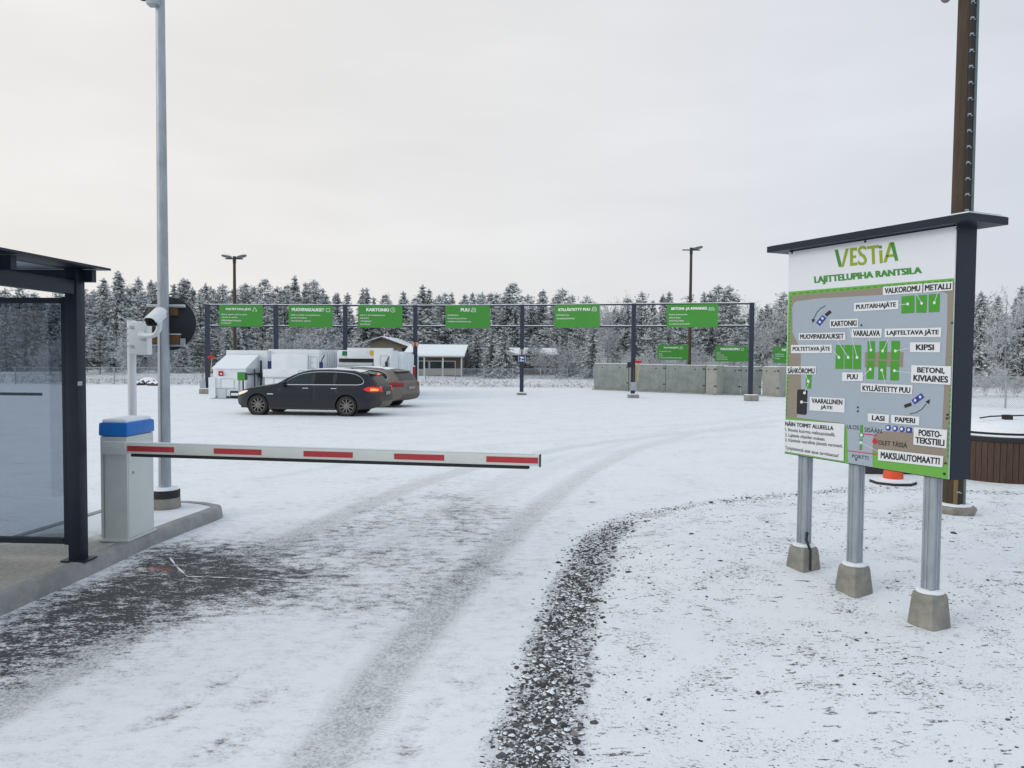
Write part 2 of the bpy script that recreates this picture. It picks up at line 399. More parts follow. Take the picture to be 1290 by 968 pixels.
# wheel tracks: pressed grey snow, peppered with grit; tread bars along both borders
trk = mth('MULTIPLY', A['track'], rmp(mth('ADD', mth('ADD', mid, mth('MULTIPLY', streakf, .6)), mth('MULTIPLY', big, .5)), .75, 1.25, .25, 1.0))
pep = rmp(mth('ADD', mth('MULTIPLY', grain, .55), mth('MULTIPLY', fine, .9)), .58, .86)
trkc = mixc(pep, (.15, .142, .135), (.64, .65, .66))
col = mixc(rmp(dep, .0, .30), thin, snowc)
col = mixc(mth('MULTIPLY', trk, .82), col, trkc)
col = mixc(cover, asphalt, col)
tread = mth('SINE', mth('ADD', mth('MULTIPLY', A['tu'], 260.), mth('MULTIPLY', mth('ABSOLUTE', A['tv']), 60.)))
tedge = mth('MULTIPLY', rmp(mth('ABSOLUTE', A['tv']), .15, .18), rmp(mth('ABSOLUTE', A['tv']), .27, .22))
trmask = mth('MULTIPLY', mth('MULTIPLY', mth('MULTIPLY', tedge, rmp(A['track'], -.01, .02)), rmp(big, .42, .55)), A['tsel'])
col = mixc(mth('MULTIPLY', mth('MULTIPLY', rmp(tread, .35, .8), trmask), .2), col, (.34, .34, .35))
# orange paint on the asphalt
pm = mth('MULTIPLY', rmp(mth('ADD', A['paint'], mth('MULTIPLY', mth('ADD', mth('SUBTRACT', fine, .5), mth('SUBTRACT', streakf, .5)), 1.9)), .55, .95), mth('SUBTRACT', 1., mth('MULTIPLY', cover, .6)))
col = mixc(mth('MULTIPLY', pm, .75), col, (.42, .07, .03))
# verge: snow over soil with dark crumbs
v1 = noise(30, 5, .75, (1.0, 1.9, 1, R(25))); v2 = noise(3.0, 3, .6); v3 = noise(75, 3, .7, (1.0, 1.6, 1, R(30)))
spk = rmp(mth('ADD', v1, mth('MULTIPLY', mth('SUBTRACT', v2, .5), .40)), .605, .65)
spk2 = rmp(mth('ADD', v3, mth('MULTIPLY', mth('SUBTRACT', v2, .5), .30)), .625, .68)
soil = mixc(fine, (.030, .027, .025), (.095, .088, .080))
vs_ = mixc(mth('MULTIPLY', spk, .9), mixc(mid, (.80, .835, .865), (.87, .895, .915)), soil)
vs_ = mixc(mth('MULTIPLY', spk2, .75), vs_, soil)
v4 = noise(7.5, 4, .6, (1.0, 3.0, 1, R(-28))); v5 = noise(1.6, 3, .6)
clod = mth('MULTIPLY', rmp(mth('ADD', v4, mth('MULTIPLY', mth('SUBTRACT', v5, .5), .45)), .63, .665), rmp(fine, .40, .52))
vs_ = mixc(mth('MULTIPLY', clod, .9), vs_, soil)
col = mixc(A['verge'], col, vs_)
# gravel strip bed
gb = rmp(mth('ADD', mth('MULTIPLY', fine, .7), mth('MULTIPLY', mid, .5)), .50, .64)
gcol = mixc(gb, mixc(grain, (.05, .047, .045), (.2, .19, .18)), (.72, .74, .78))
gm_ = rmp(mth('ADD', A['gravel'], mth('MULTIPLY', mth('ADD', mth('SUBTRACT', mid, .5), mth('SUBTRACT', big, .5)), 1.25)), .36, .66)
col = mixc(gm_, col, gcol)
# rough meadow beyond the yard
rn = noise(4.0, 6, .75, (1, 2.5, 1, 0)); rn2 = noise(14, 4, .8, (1, 1.8, 1, 0))
rmk = mth('MULTIPLY', A['band_rough'], rmp(mth('ADD', rn, mth('MULTIPLY', mth('SUBTRACT', rn2, .5), .9)), .40, .68))
col = mixc(mth('MULTIPLY', rmk, .8), col, (.27, .27, .275))
lk(col, b.inputs['Base Color'])
b.inputs['Roughness'].default_value = .72; b.inputs['Specular IOR Level'].default_value = .25
hgt = mth('ADD', mth('MULTIPLY', cover, .5), mth('MULTIPLY', fine, .28))
hgt = mth('ADD', hgt, mth('MULTIPLY', streakf, .25)); hgt = mth('SUBTRACT', hgt, mth('MULTIPLY', mth('MULTIPLY', spk, A['verge']), .4))
hgt = mth('ADD', hgt, mth('MULTIPLY', mth('MULTIPLY', tread, trmask), .18)); hgt = mth('ADD', hgt, mth('MULTIPLY', mth('MULTIPLY', grain, A['track']), .35))
bpn = nd('ShaderNodeBump'); bpn.inputs['Strength'].default_value = .55; bpn.inputs['Distance'].default_value = .022
lk(hgt, bpn.inputs['Height']); lk(bpn.outputs[0], b.inputs['Normal'])

# loose stones of the strip and crumbs on the verge: uncountable
def stones(name, label, spots, sizes, mats, cat):
    base = []
    for q in range(8):
        bm = bmesh.new(); bmesh.ops.create_icosphere(bm, subdivisions=1, radius=1)
        for v in bm.verts: v.co *= 1+random.uniform(-.32, .3)
        base.append((np.array([v.co[:] for v in bm.verts]), np.array([[v.index for v in f.verts] for f in bm.faces]))); bm.free()
    VV = []; FF = []; MI = []; o = 0
    for (x, y, z), s in zip(spots, sizes):
        bv, bf = base[random.randrange(8)]
        a = random.uniform(0, 6.28); c, s_ = math.cos(a), math.sin(a)
        v = bv*np.array([s*random.uniform(.9, 1.5), s*random.uniform(.7, 1.), s*random.uniform(.45, .8)])
        v = np.c_[v[:, 0]*c-v[:, 1]*s_, v[:, 0]*s_+v[:, 1]*c, v[:, 2]]+np.array([x, y, z+s*random.uniform(-.3, .2)])
        VV.append(v); FF.append(bf+o); o += len(v)
        mi = random.choices(range(len(mats)-1), weights=(4, 4, 1.2, 1)[:len(mats)-1])[0]
        sn = random.random() < .55
        zc = v[bf].mean(1)[:, 2]; top = zc > z+s*.42
        MI.append(np.where(top & sn, len(mats)-1, mi))
    V = np.vstack(VV); Fc = np.vstack(FF)
    me = bpy.data.meshes.new(name); me.from_pydata(V.tolist(), [], Fc.tolist())
    for q in mats: me.materials.append(q)
    me.polygons.foreach_set('material_index', np.concatenate(MI).astype(np.int32)); me.update()
    o_ = bpy.data.objects.new(name, me); COL.objects.link(o_); tag(o_, label, cat, kind='stuff'); return o_
smats = [mat('stone_grey', (.085, .088, .092), .8, var=.25, vscale=30), mat('stone_dark', (.045, .045, .05), .8), mat('stone_brown', (.075, .062, .054), .8), mat('stone_pale', (.22, .21, .2), .8), M['snow']]
sp = []; sz = []
tot = np.hypot(*np.diff(gmid, axis=0).T)
while len(sp) < 9500:
    i = random.randrange(len(gmid)); t = random.gauss(.5, .26)
    if not -.25 < t < 1.25: continue
    j = i/len(gmid)*(len(gl)-1); k0 = int(j); fr = j-k0
    if k0 >= len(gl)-1: continue
    arcl = i
    p = gmid[i]+np.array([random.uniform(-.06, .06), random.uniform(-.06, .06)])
    nrm = gmid[min(i+1, len(gmid)-1)]-gmid[max(i-1, 0)]; nrm = np.array([nrm[1], -nrm[0]])/np.hypot(*nrm)
    dd = np.hypot(p[0]-0, p[1])
    wdt = np.interp(p[1], [3, 3.9, 5, 6.5, 8.5], [.36, .36, .36, .42, .5]) if p[0] < 1.6 else .45
    if p[0] > 1.3 and random.random() < .8: continue
    if p[1] < 2.6 or random.random() > np.interp(p[1], [2.6, 5.5, 8.5], [1, .75, .35]): continue
    p = p+nrm*(t-.5)*wdt*1.0
    sp.append((p[0], p[1], gz(p[0], p[1]))); sz.append(min(.027, .0066*math.exp(random.gauss(.05, .5)))*random.uniform(.8, 1.25))
stones('roadside_gravel', 'strip of loose dark gravel along the curved edge of the snowy drive', sp, sz, smats, 'gravel')
sp = []; sz = []
while len(sp) < 4200:
    y = random.uniform(3.0, 11); x = random.uniform(.6, 7.5)
    if not inside(np.array([x]), np.array([y]), VERGE)[0]: continue
    if math.sin(x*3.1+y*1.7)+math.sin(x*1.3-y*2.9)+random.gauss(0, .9) < .35: continue
    sp.append((x, y, gz(x, y))); sz.append(.0042*math.exp(random.gauss(.1, .5)))
stones('soil_crumbs', 'dark soil crumbs scattered over the snow of the verge', sp, sz, smats[:3]+[M['snow']], 'soil crumbs')

# low snowed-in grass between the yard and the trees
gv = []; gf = []; gmi = []
for q in range(5200):
    x = random.uniform(-34, 16); y = 42.5+abs(random.gauss(0, 7.5))
    if y > 62: continue
    z = gz(x, y); h = random.uniform(.04, .13)*(1 if random.random() < .93 else 1.8); a = random.uniform(0, 3.14); wd = random.uniform(.02, .06)
    lx, ly = random.gauss(0, .08), random.gauss(0, .08); o = len(gv)
    gv += [(x-wd*math.cos(a), y-wd*math.sin(a), z-.01), (x+wd*math.cos(a), y+wd*math.sin(a), z-.01), (x+lx, y+ly, z+h)]; gf.append((o, o+1, o+2)); gmi.append(random.choice((0, 1, 1)))
me = bpy.data.meshes.new('frosty_grass'); me.from_pydata(gv, [], gf)
me.materials.append(mat('dry_grass', (.33, .32, .30), .9)); me.materials.append(mat('frosted_grass', (.52, .54, .56), .9)); me.polygons.foreach_set('material_index', gmi)
o = bpy.data.objects.new('frosty_grass', me); COL.objects.link(o); tag(o, 'frosty dry grass on the rough strip beyond the snowy yard', 'grass', kind='stuff')

# a cut joint across the drive, filled with blown snow
jn = MB()
for pts in ([(214,703),(222,714),(236,727)], [(236,727),(262,727.5),(300,729),(345,732),(400,735),(470,737)]):
    P = [at(x, y, .0) for x, y in pts]
    for a, c in zip(P, P[1:]):
        n_ = 5; d_ = (c-a); nrm_ = Vector((-d_.y, d_.x, 0)).normalized()
        for k in range(n_):
            p = a+d_*(k/n_); q = a+d_*((k+1)/n_); w0 = .006+.005*math.sin(p.x*31); w1 = .006+.005*math.sin(q.x*31)
            z0 = gz(p.x, p.y)+.004; z1 = gz(q.x, q.y)+.004
            jn.add([(p.x-nrm_.x*w0, p.y-nrm_.y*w0, z0), (q.x-nrm_.x*w1, q.y-nrm_.y*w1, z1), (q.x+nrm_.x*w1, q.y+nrm_.y*w1, z1), (p.x+nrm_.x*w0, p.y+nrm_.y*w0, z0)], [(0, 1, 2, 3)])
jo = jn.build('road_joint', M['snow']); jo['kind'] = 'structure'
# ------------------------------------------------------------------ kerbed island
def offset_poly(P, d):
    n = len(P); out = []
    for i in range(n):
        a = P[i-1]; b_ = P[i]; c = P[(i+1) % n]
        e1 = (b_-a).normalized(); e2 = (c-b_).normalized()
        n1 = Vector((e1.y, -e1.x)); n2 = Vector((e2.y, -e2.x)); nn = (n1+n2)
        nn = nn/max(nn.dot(n1), .3)
        out.append(b_+nn*d)
    return out
IZ = .12
isl = [at(x, y, IZ).to_2d() for x, y in [(-130,812),(0,754),(114,706),(190,672),(240,653.5),(268,643.5),(279,639),(278,635.5),(262,632.5),(240,630.5),(205,631),(128,641),(23,672),(-130,715)]]
kb_ = MB(); nI = len(isl)
prof = [(.02, -.05), (.014, .02), (.004, IZ-.02), (-.018, IZ-.002), (-.05, IZ+.003), (-.115, IZ+.003), (-.118, IZ-.03)]
rows = [[(*q, z) for q in offset_poly(isl, o)] for o, z in prof]
kv = [v for r in rows for v in r]
kf = [(j*nI+i, j*nI+(i+1) % nI, (j+1)*nI+(i+1) % nI, (j+1)*nI+i) for j in range(len(prof)-1) for i in range(nI)]
kb_.add(kv, kf)
kmat = mat('kerb_concrete', (.22, .225, .215), .8, col2=(.34, .35, .35), vscale=5, bump=.3, bscale=50)
ko = kb_.build('kerb', kmat, smooth=50); ko['kind'] = 'structure'
pb = MB(); inner = [(*q, IZ-.006) for q in offset_poly(isl, -.1165)]
pb.add(inner, [tuple(range(nI))])
pm_ = bpy.data.materials.new('island_concrete_with_snow'); pm_.use_nodes = True
def island_material(mm):
    t = mm.node_tree; b = t.nodes['Principled BSDF']; l = t.links.new
    g = t.nodes.new('ShaderNodeNewGeometry'); s = t.nodes.new('ShaderNodeSeparateXYZ'); l(g.outputs['Position'], s.inputs[0])
    n = t.nodes.new('ShaderNodeTexNoise'); n.inputs['Scale'].default_value = 4; n.inputs['Detail'].default_value = 6; l(g.outputs['Position'], n.inputs[0])
    n2 = t.nodes.new('ShaderNodeTexNoise'); n2.inputs['Scale'].default_value = 40; n2.inputs['Detail'].default_value = 4; l(g.outputs['Position'], n2.inputs[0])
    a = t.nodes.new('ShaderNodeMath'); a.operation = 'MULTIPLY_ADD'; l(n.outputs['Fac'], a.inputs[0]); a.inputs[1].default_value = 1.3; l(s.outputs['Y'], a.inputs[2])
    r = t.nodes.new('ShaderNodeMapRange'); l(a.outputs[0], r.inputs[0]); r.inputs[1].default_value = 7.55; r.inputs[2].default_value = 8.0
    c = t.nodes.new('ShaderNodeValToRGB'); l(n2.outputs['Fac'], c.inputs[0]); c.color_ramp.elements[0].color = (.29, .28, .255, 1); c.color_ramp.elements[1].color = (.44, .43, .395, 1)
    c.color_ramp.elements[0].position = .3; c.color_ramp.elements[1].position = .7
    m_ = t.nodes.new('ShaderNodeMix'); m_.data_type = 'RGBA'; l(r.outputs[0], m_.inputs[0]); l(c.outputs[0], m_.inputs[6]); m_.inputs[7].default_value = (.74, .77, .81, 1)
    l(m_.outputs[2], b.inputs['Base Color']); b.inputs['Roughness'].default_value = .8
    bp = t.nodes.new('ShaderNodeBump'); bp.inputs['Strength'].default_value = .3; bp.inputs['Distance'].default_value = .01; l(n2.outputs['Fac'], bp.inputs['Height']); l(bp.outputs[0], b.inputs['Normal'])
island_material(pm_)
po_ = pb.build('pavement', pm_); po_['kind'] = 'structure'

# ------------------------------------------------------------------ glass shelter at the left
def glass_mat(name, tint, f=.10):
    mm = bpy.data.materials.new(name); mm.use_nodes = True; t = mm.node_tree
    for n in list(t.nodes): t.nodes.remove(n)
    o = t.nodes.new('ShaderNodeOutputMaterial'); tr = t.nodes.new('ShaderNodeBsdfTransparent'); tr.inputs[0].default_value = (*tint, 1)
    gl_ = t.nodes.new('ShaderNodeBsdfGlossy'); gl_.inputs['Roughness'].default_value = .02; gl_.inputs[0].default_value = (.8, .9, 1, 1)
    fr = t.nodes.new('ShaderNodeFresnel'); fr.inputs[0].default_value = 1.45
    mx_ = t.nodes.new('ShaderNodeMixShader'); t.links.new(fr.outputs[0], mx_.inputs[0]); t.links.new(tr.outputs[0], mx_.inputs[1]); t.links.new(gl_.outputs[0], mx_.inputs[2]); t.links.new(mx_.outputs[0], o.inputs[0])
    return mm
M['tint_glass'] = glass_mat('tinted_glass', (.58, .615, .66))
SP = at(99, 705, IZ)
SH = thing('shelter', 'dark navy framed glass shelter with flat roof at the kerb left of the barrier', 'shelter', (SP.x, SP.y, IZ), -.05)
zt, zb = 2.115, .175; zbm, zrf = 2.185, 2.395      # pane top, pane bottom, side beam, roof underside
b_ = MB(); b_.box((0, 0, zrf/2), (.10, .115, zrf), bev=.006); b_.box((-1.95, 0, zrf/2), (.10, .115, zrf), bev=.006); b_.box((0, -2.7, zrf/2), (.10, .115, zrf), bev=.006); b_.box((-1.95, -2.7, zrf/2), (.10, .115, zrf), bev=.006)
b_.build_each('corner_post', M['navy'], SH, smooth=40)
b_ = MB(); b_.box((.01, -.01, .006), (.21, .17, .012)); b_.build('foot_plate', M['navy'], SH)
b_ = MB(); b_.box((.052, -.03, 1.46), (.006, .055, .034), bev=.0015); b_.build('oval_badge', M['galv'], SH)
b_ = MB(); b_.box((-.078, 0, (zt+zb)/2), (.055, .05, zt-zb+.10), bev=.004); b_.box((-1.0, 0, zt+.02), (1.78, .05, .045)); b_.box((-1.0, 0, zb-.02), (1.78, .05, .045)); b_.build('pane_frame', M['navy'], SH, smooth=40)
b_ = MB(); b_.box((-1.0, 0, (zt+zb)/2), (1.79, .010, zt-zb)); b_.build('glass_pane', M['tint_glass'], SH)
b_ = MB(); b_.box((-.0, -1.36, zbm+.055), (.085, 2.59, .11), bev=.004); b_.box((-1.95, -1.36, zbm+.055), (.085, 2.59, .11), bev=.004); b_.build_each('side_beam', M['navy'], SH, smooth=40)
b_ = MB()
for yy in (.05, -.9, -1.8, -2.75): b_.box((-.93, yy, zrf-.055), (2.13, .06, .10), bev=.003)
b_.build_each('purlin', M['navy'], SH)
b_ = MB(); b_.box((-.92, -1.36, zrf+.011), (2.26, 3.05, .018)); b_.build('roof_sheet', M['navy'], SH)
b_ = MB()
for yy in (-.42, -1.35, -2.27): b_.box((-.95, yy, zrf-.001), (1.75, .74, .008))
b_.build_each('roof_light_panel', mat('milky_panel', (.17, .21, .28), .3), SH)
b_ = MB(); b_.box((-1.3, .62, 1.33), (1.16, .03, .025)); b_.build('rear_rail', M['navy'], SH)
b_ = MB(); b_.box((-1.86, .31, 1.33), (.04, .64, .025)); b_.build('rail_bracket', M['navy'], SH)

# ------------------------------------------------------------------ barrier gate
BP0 = at(161, 683, IZ)        # nearest bottom corner of the cabinet
ca = R(-4); cw, cd, chh = .25, .45, .955
BG = thing('barrier_gate', 'pale grey barrier cabinet with blue cap and lowered red and white arm across the drive', 'barrier', (BP0.x, BP0.y, IZ), ca)
b_ = MB(); b_.box((-cw/2, cd/2, chh/2), (cw, cd, chh), bev=.008)
b_.build('cabinet', M['cabinet'], BG, smooth=40)
b_ = MB(); b_.box((.0015, cd/2, chh/2-.02), (.006, cd-.04, chh-.10), bev=.002); b_.build('service_door', mat('cabinet_door_paint', (.61, .655, .64), .4, var=.04), BG)
b_ = MB(); b_.box((-cw+.035, -.001, chh/2-.03), (.004, .004, chh-.12)); b_.build('front_seam', M['galv_dark'], BG)
b_ = MB(); b_.lathe([(.014, 0), (.014, .006), (0, .007)], 14, M=Matrix.Translation((.004, .09, .62)) @ Ry(R(90))); b_.build('lock', M['galv'], BG)
b_ = MB(); b_.box((-cw/2, cd/2, .012), (cw+.035, cd+.035, .022), bev=.004); b_.build('base_flange', M['cabinet'], BG)
b_ = MB(); b_.box((-cw/2, cd/2, chh+.065), (cw+.024, cd+.024, .125), bev=.022, taper=.985); b_.build('cap', M['blue'], BG, smooth=50)
b_ = MB(); b_.box((-cw/2, cd/2, chh+.135), (cw-.02, cd-.02, .045), bev=.02); b_.build('snow_cap', M['snow'], BG, smooth=60)
# arm in world terms, made local
Ainv = (Matrix.Translation((BP0.x, BP0.y, IZ)) @ Rz(ca)).inverted()
a0 = Vector((-3.645, 6.855, .985)); a1 = Vector((.232, 6.245, .985))
aL = (a1-a0).length; ad = (a1-a0).normalized(); ang = math.atan2(ad.y, ad.x)
Aw = Ainv @ Matrix.Translation(a0) @ Rz(ang)
def arm_u(px):                     # distance along the arm at a photo column
    d = ray(px, 500); n = Vector((d.y, -d.x, 0))          # vertical plane through that column (roll ignored)
    return -(n.x*a0.x+n.y*a0.y)/(n.x*ad.x+n.y*ad.y)
b_ = MB(); b_.box((aL/2, 0, 0), (aL, .055, .094), bev=.012); arm = b_.build('arm', mat('arm_paint', (.68, .715, .685), .4, var=.04), BG, smooth=50); arm.matrix_local = Aw
b_ = MB()
for x0, x1 in ((162,221),(271,331),(384,446),(498,561),(614,679)):
    u0, u1_ = arm_u(x0), arm_u(x1); b_.box(((u0+u1_)/2, -.029, .0), (u1_-u0, .003, .048))
b_.build_each('reflective_strip', M['red'], arm)
b_ = MB(); b_.box((aL/2+.09, 0, -.062), (aL-.36, .03, .026), bev=.006); b_.box((aL-.09, 0, -.0595), (.012, .022, .022)); b_.build('rubber_edge', M['rubber'], arm)
b_ = MB(); b_.box((.11, -.006, 0), (.235, .06, .115), bev=.01)
for k in range(3): b_.box((.04+.065*k, -.038, .0), (.018, .006, .018), bev=.002)
b_.build('arm_clamp', M['cabinet'], arm, smooth=50)
b_ = MB(); b_.box((aL+.003, 0, -.004), (.008, .06, .104)); b_.build('end_cap', M['rubber'], arm)
b_ = MB(); b_.box((aL/2+.1, 0, .052), (aL-.3, .04, .01), bev=.004); b_.build('snow_line', M['snow'], arm)
b_ = MB(); b_.tube((-3.56-BP0.x, 6.86-BP0.y, .985-IZ), (-3.56-BP0.x, 7.05-BP0.y, .985-IZ), .035); b_.build('pivot_shaft', M['galv'], BG)

# ------------------------------------------------------------------ tall galvanised pole, its dome camera, the mirror behind
PP = at(208, 639, IZ)
GP = thing('lamp_post', 'tall round galvanised pole in a black collared concrete foot on the island', 'pole', (PP.x, PP.y, IZ))
b_ = MB(); b_.tube((0, 0, .18), (0, 0, 6.6), .066, .043, n=24); b_.build('pole', M['galv'], GP, smooth=40)
b_ = MB(); b_.lathe([(.165, -.005), (.16, .08), (.155, .115)], 28); b_.build('concrete_foot', M['concrete'], GP, smooth=40)
b_ = MB(); b_.lathe([(.157, .112), (.158, .185), (.15, .20), (.07, .205)], 28); b_.build('rubber_collar', M['rubber'], GP, smooth=40)
b_ = MB(); b_.lathe([(.148, .2), (.13, .222), (.08, .228), (.0, .23)], 24); b_.build('snow_cap', M['snow'], GP, smooth=60)
b_ = MB(); b_.box((-.006, -.0615, 1.15), (.012, .006, 1.9)); b_.build('cable_duct', M['galv_dark'], GP)
zt_ = 5.52
DC = thing('dome_camera', 'dark dome camera on a grey bracket at the top of the galvanised pole', 'camera', (PP.x, PP.y, 5.56))
b_ = MB(); b_.box((-.045, -.05, .10), (.13, .11, .20), bev=.012); b_.build('bracket', M['galv'], DC, smooth=40)
b_ = MB(); b_.lathe([(0, -.0), (.03, .005), (.055, .022), (.068, .055), (.07, .09)], 24, M=Matrix.Translation((-.155, -.06, .05))); b_.build('dome', M['black'], DC, smooth=60)
b_ = MB(); b_.lathe([(.075, .0), (.08, .03), (.07, .12), (0, .14)], 24, M=Matrix.Translation((-.155, -.06, .135))); b_.build('housing', M['white_paint'], DC, smooth=50)

MC = atY(213, 408, PP.y+.17)
TM = thing('traffic_mirror', 'back of a round dark traffic mirror on rails behind the galvanised pole', 'mirror', MC)
b_ = MB(); b_.lathe([(0, .065), (.15, .05), (.25, .025), (.292, 0), (.298, .004), (.298, -.02), (.285, -.03), (0, -.045)], 48, M=Rx(R(90))); b_.build('mirror_back', mat('mirror_back_plastic', (.013, .018, .027), .5, var=.1, spec=.3), TM, smooth=40)
b_ = MB()
b_.box((0, -.075, .188), (.43, .03, .022), bev=.002); b_.box((.02, -.075, -.245), (.38, .03, .022), bev=.002); b_.box((.185, -.075, -.20), (.045, .03, .07))
b_.build_each('support_rail', M['galv'], TM)
b_ = MB(); b_.box((.09, -.07, .13), (.075, .05, .085), bev=.004); b_.box((-.12, -.07, .13), (.10, .05, .085), bev=.004); b_.box((.09, -.07, -.175), (.13, .05, .105), bev=.004); b_.box((-.13, -.07, -.175), (.10, .05, .105), bev=.004)
b_.build_each('wooden_block', M['wood_block'], TM)
b_ = MB(); b_.box((.09, -.07, -.119), (.13, .05, .008)); b_.box((0, -.075, .204), (.42, .028, .01)); b_.build_each('snow_line', M['snow'], TM)

# ------------------------------------------------------------------ bullet camera on its own white pole
CPx = at(166, 655, IZ)
CY = 7.72; CPx = Vector(((166-645)/FPX*CY*1.0, CY, IZ))
SC_ = thing('security_camera', 'white bullet camera on an arm from a junction box on a slim white pole', 'camera', CPx)
def cz(py, px=180): return atY(px, py, CY).z-IZ
def cx(px, py=430): return atY(px, py, CY).x-CPx.x
b_ = MB(); b_.tube((0, 0, 0), (0, 0, cz(404)), .040, n=20); b_.build('pole', M['white_paint'], SC_, smooth=40)
bz0, bz1 = cz(447), cz(408)
b_ = MB(); b_.box(((cx(169)+cx(193))/2, -.07, (bz0+bz1)/2), (cx(193)-cx(169), .11, bz1-bz0), bev=.016)
b_.build('junction_box', M['white_paint'], SC_, smooth=50)
b_ = MB()
for px, py in ((174,413),(174,437),(186,418),(190,418),(186,428),(190,428)): b_.box((cx(px), -.128, cz(py)), (.035 if px < 180 else .016, .008, .03 if px < 180 else .014), bev=.002)
b_.build_each('box_fixing', mat('fixing_grey', (.42, .45, .47), .5), SC_)
b_ = MB(); b_.box(((cx(169)+cx(193))/2, -.07, bz1+.008), (cx(193)-cx(169)-.04, .09, .02), bev=.009); b_.build('snow_cap', M['snow'], SC_, smooth=60)
b_ = MB()
for py in (414, 421, 429, 436):
    b_.lathe([(.043, -.008), (.052, -.008), (.052, .008), (.043, .008)], 18, M=Matrix.Translation((0, 0, cz(py)))); b_.box((-.062, .0, cz(py)), (.05, .02, .018)); b_.box((-.085, .01, cz(py)-.012), (.03, .014, .012))
b_.build('pole_clamp', M['galv'], SC_, smooth=40)
b_ = MB(); b_.path([(cx(187), -.13, cz(423)), (cx(193), -.16, cz(423.5)), (cx(203), -.19, cz(423.5)), (cx(208), -.195, cz(421.5)), (cx(211), -.19, cz(416)), (cx(211.5), -.175, cz(406))], [.026, .024, .024, .026, .027, .026], n=14)
b_.lathe([(.042, -.012), (.042, .012), (.03, .02)], 18, M=Matrix.Translation((cx(187), -.13, cz(423))) @ Rx(R(90))); b_.build('camera_arm', M['white_paint'], SC_, smooth=60)
cc = Vector((cx(209.5), -.22, cz(400.5)))
fdir = Vector((-.06, -.86, -.46)).normalized(); q = fdir.to_track_quat('Y', 'Z').to_matrix().to_4x4(); CM_ = Matrix.Translation(cc) @ q
def rounded(wd, ht, rr, k=6):
    pts = []
    for cx_, cy_, a0_ in ((wd/2-rr, ht/2-rr, 0), (-wd/2+rr, ht/2-rr, 90), (-wd/2+rr*.5, -ht/2+rr*.5, 180), (wd/2-rr*.5, -ht/2+rr*.5, 270)):
        r_ = rr if a0_ < 180 else rr*.5
        for i in range(k+1):
            a = R(a0_+90*i/k); pts.append((cx_+r_*math.cos(a), cy_+r_*math.sin(a)))
    return pts
tr_ = CM_ @ Rx(R(-90))        # prism z -> forward
def fwd(z0): return CM_ @ Matrix.Translation((0, z0, 0)) @ Matrix(((1,0,0,0),(0,0,1,0),(0,1,0,0),(0,0,0,1)))
b_ = MB(); b_.prism(rounded(.118, .105, .048), .19, M=fwd(-.09)); b_.build('camera_body', M['white_paint'], SC_, smooth=50)
b_ = MB(); outer = rounded(.135, .112, .052)
top_ = [p for p in outer if p[1] > -.01]; inn_ = [(x*.93, y*.93-.001) for x, y in top_]
b_.prism(top_+inn_[::-1], .235, M=fwd(-.10)); b_.build('sun_shield', M['white_paint'], SC_, smooth=50)
b_ = MB(); b_.prism(rounded(.108, .092, .041), .006, M=fwd(.102)); b_.lathe([(.03, 0), (.03, .02), (.022, .022), (.02, .008), (0, .006)], 20, M=fwd(.106)); b_.build('lens_window', M['black'], SC_, smooth=40)
# ------------------------------------------------------------------ information board
bd = Vector((-.41888, .90804, 0)).normalized()        # along the board, near end -> far end
bn = Vector((-bd.y, bd.x, 0))                          # out of the printed face
NP = Vector((2.874, 5.211, 0)); POSTS = [NP, NP+bd*.63, NP+bd*1.135]
face0 = NP+bn*.085
def onface(px, py):
    d = ray(px, py); t = (face0-CAMLOC).dot(bn)/d.dot(bn); p = CAMLOC+d*t
    return ((face0-p).dot(bd), p.z)                    # u grows to the reader's right
TLc, TRc, BRc, BLc = onface(995, 318), onface(1207, 284), onface(1195, 604), onface(988, 571)
U0_, U1_ = (TLc[0]+BLc[0])/2, (TRc[0]+BRc[0])/2; Z1_, Z0_ = (TLc[1]+TRc[1])/2, (BRc[1]+BLc[1])/2
print('board', TLc, TRc, BRc, BLc)
# board local frame: x = reader's right, z up, -y out of the face
brot = math.atan2(-bd.y, -bd.x)
IB = thing('information_board', 'roofed recycling yard map board with green and white print on three steel posts', 'sign', (face0.x, face0.y, 0), brot)
TH = .185
b_ = MB(); b_.box(((U0_+U1_)/2, TH/2+.004, (Z0_+Z1_)/2), (U1_-U0_+.012, TH, Z1_-Z0_+.01)); b_.build('casing', M['navy'], IB)
b_ = MB(); b_.box(((U0_+U1_)/2, -.001, (Z0_+Z1_)/2), (U1_-U0_-.006, .010, Z1_-Z0_-.004)); b_.build('face_panel', mat('white_sign_panel', (.70, .735, .78), .45), IB)  # white panel, bluish cast of the skylight put into its colour
rl = U1_-U0_+.30
b_ = MB(); b_.box(((U0_+U1_)/2+.0, TH/2, Z1_+.030), (rl, TH+.20, .05), bev=.004); b_.box(((U0_+U1_)/2, TH/2+.02, Z1_+.062), (rl-.06, TH+.1, .02), bev=.004); b_.build('roof_cap', M['navy'], IB)
b_ = MB(); b_.box(((U0_+U1_)/2, TH/2, Z1_+.060), (rl-.03, TH+.17, .012), bev=.005); b_.build('snow_cover', M['snow'], IB)
fixm = M['black']
PC = ['sign_white', 'p_green', 'p_tan', 'p_grey', 'p_darkgreen', 'p_black', 'p_white', 'p_red', 'p_blue', 'p_olive', 'p_line', 'p_midgreen']
M['p_green'] = mat('print_light_green', (.135, .40, .055), .45); M['p_tan'] = mat('print_tan', (.265, .225, .18), .45); M['p_grey'] = mat('print_blue_grey', (.335, .40, .47), .45)
M['p_darkgreen'] = mat('print_dark_green', (.04, .25, .035), .45); M['p_black'] = mat('print_black', (.012, .013, .016), .45); M['p_white'] = mat('print_white', (.70, .73, .76), .45)
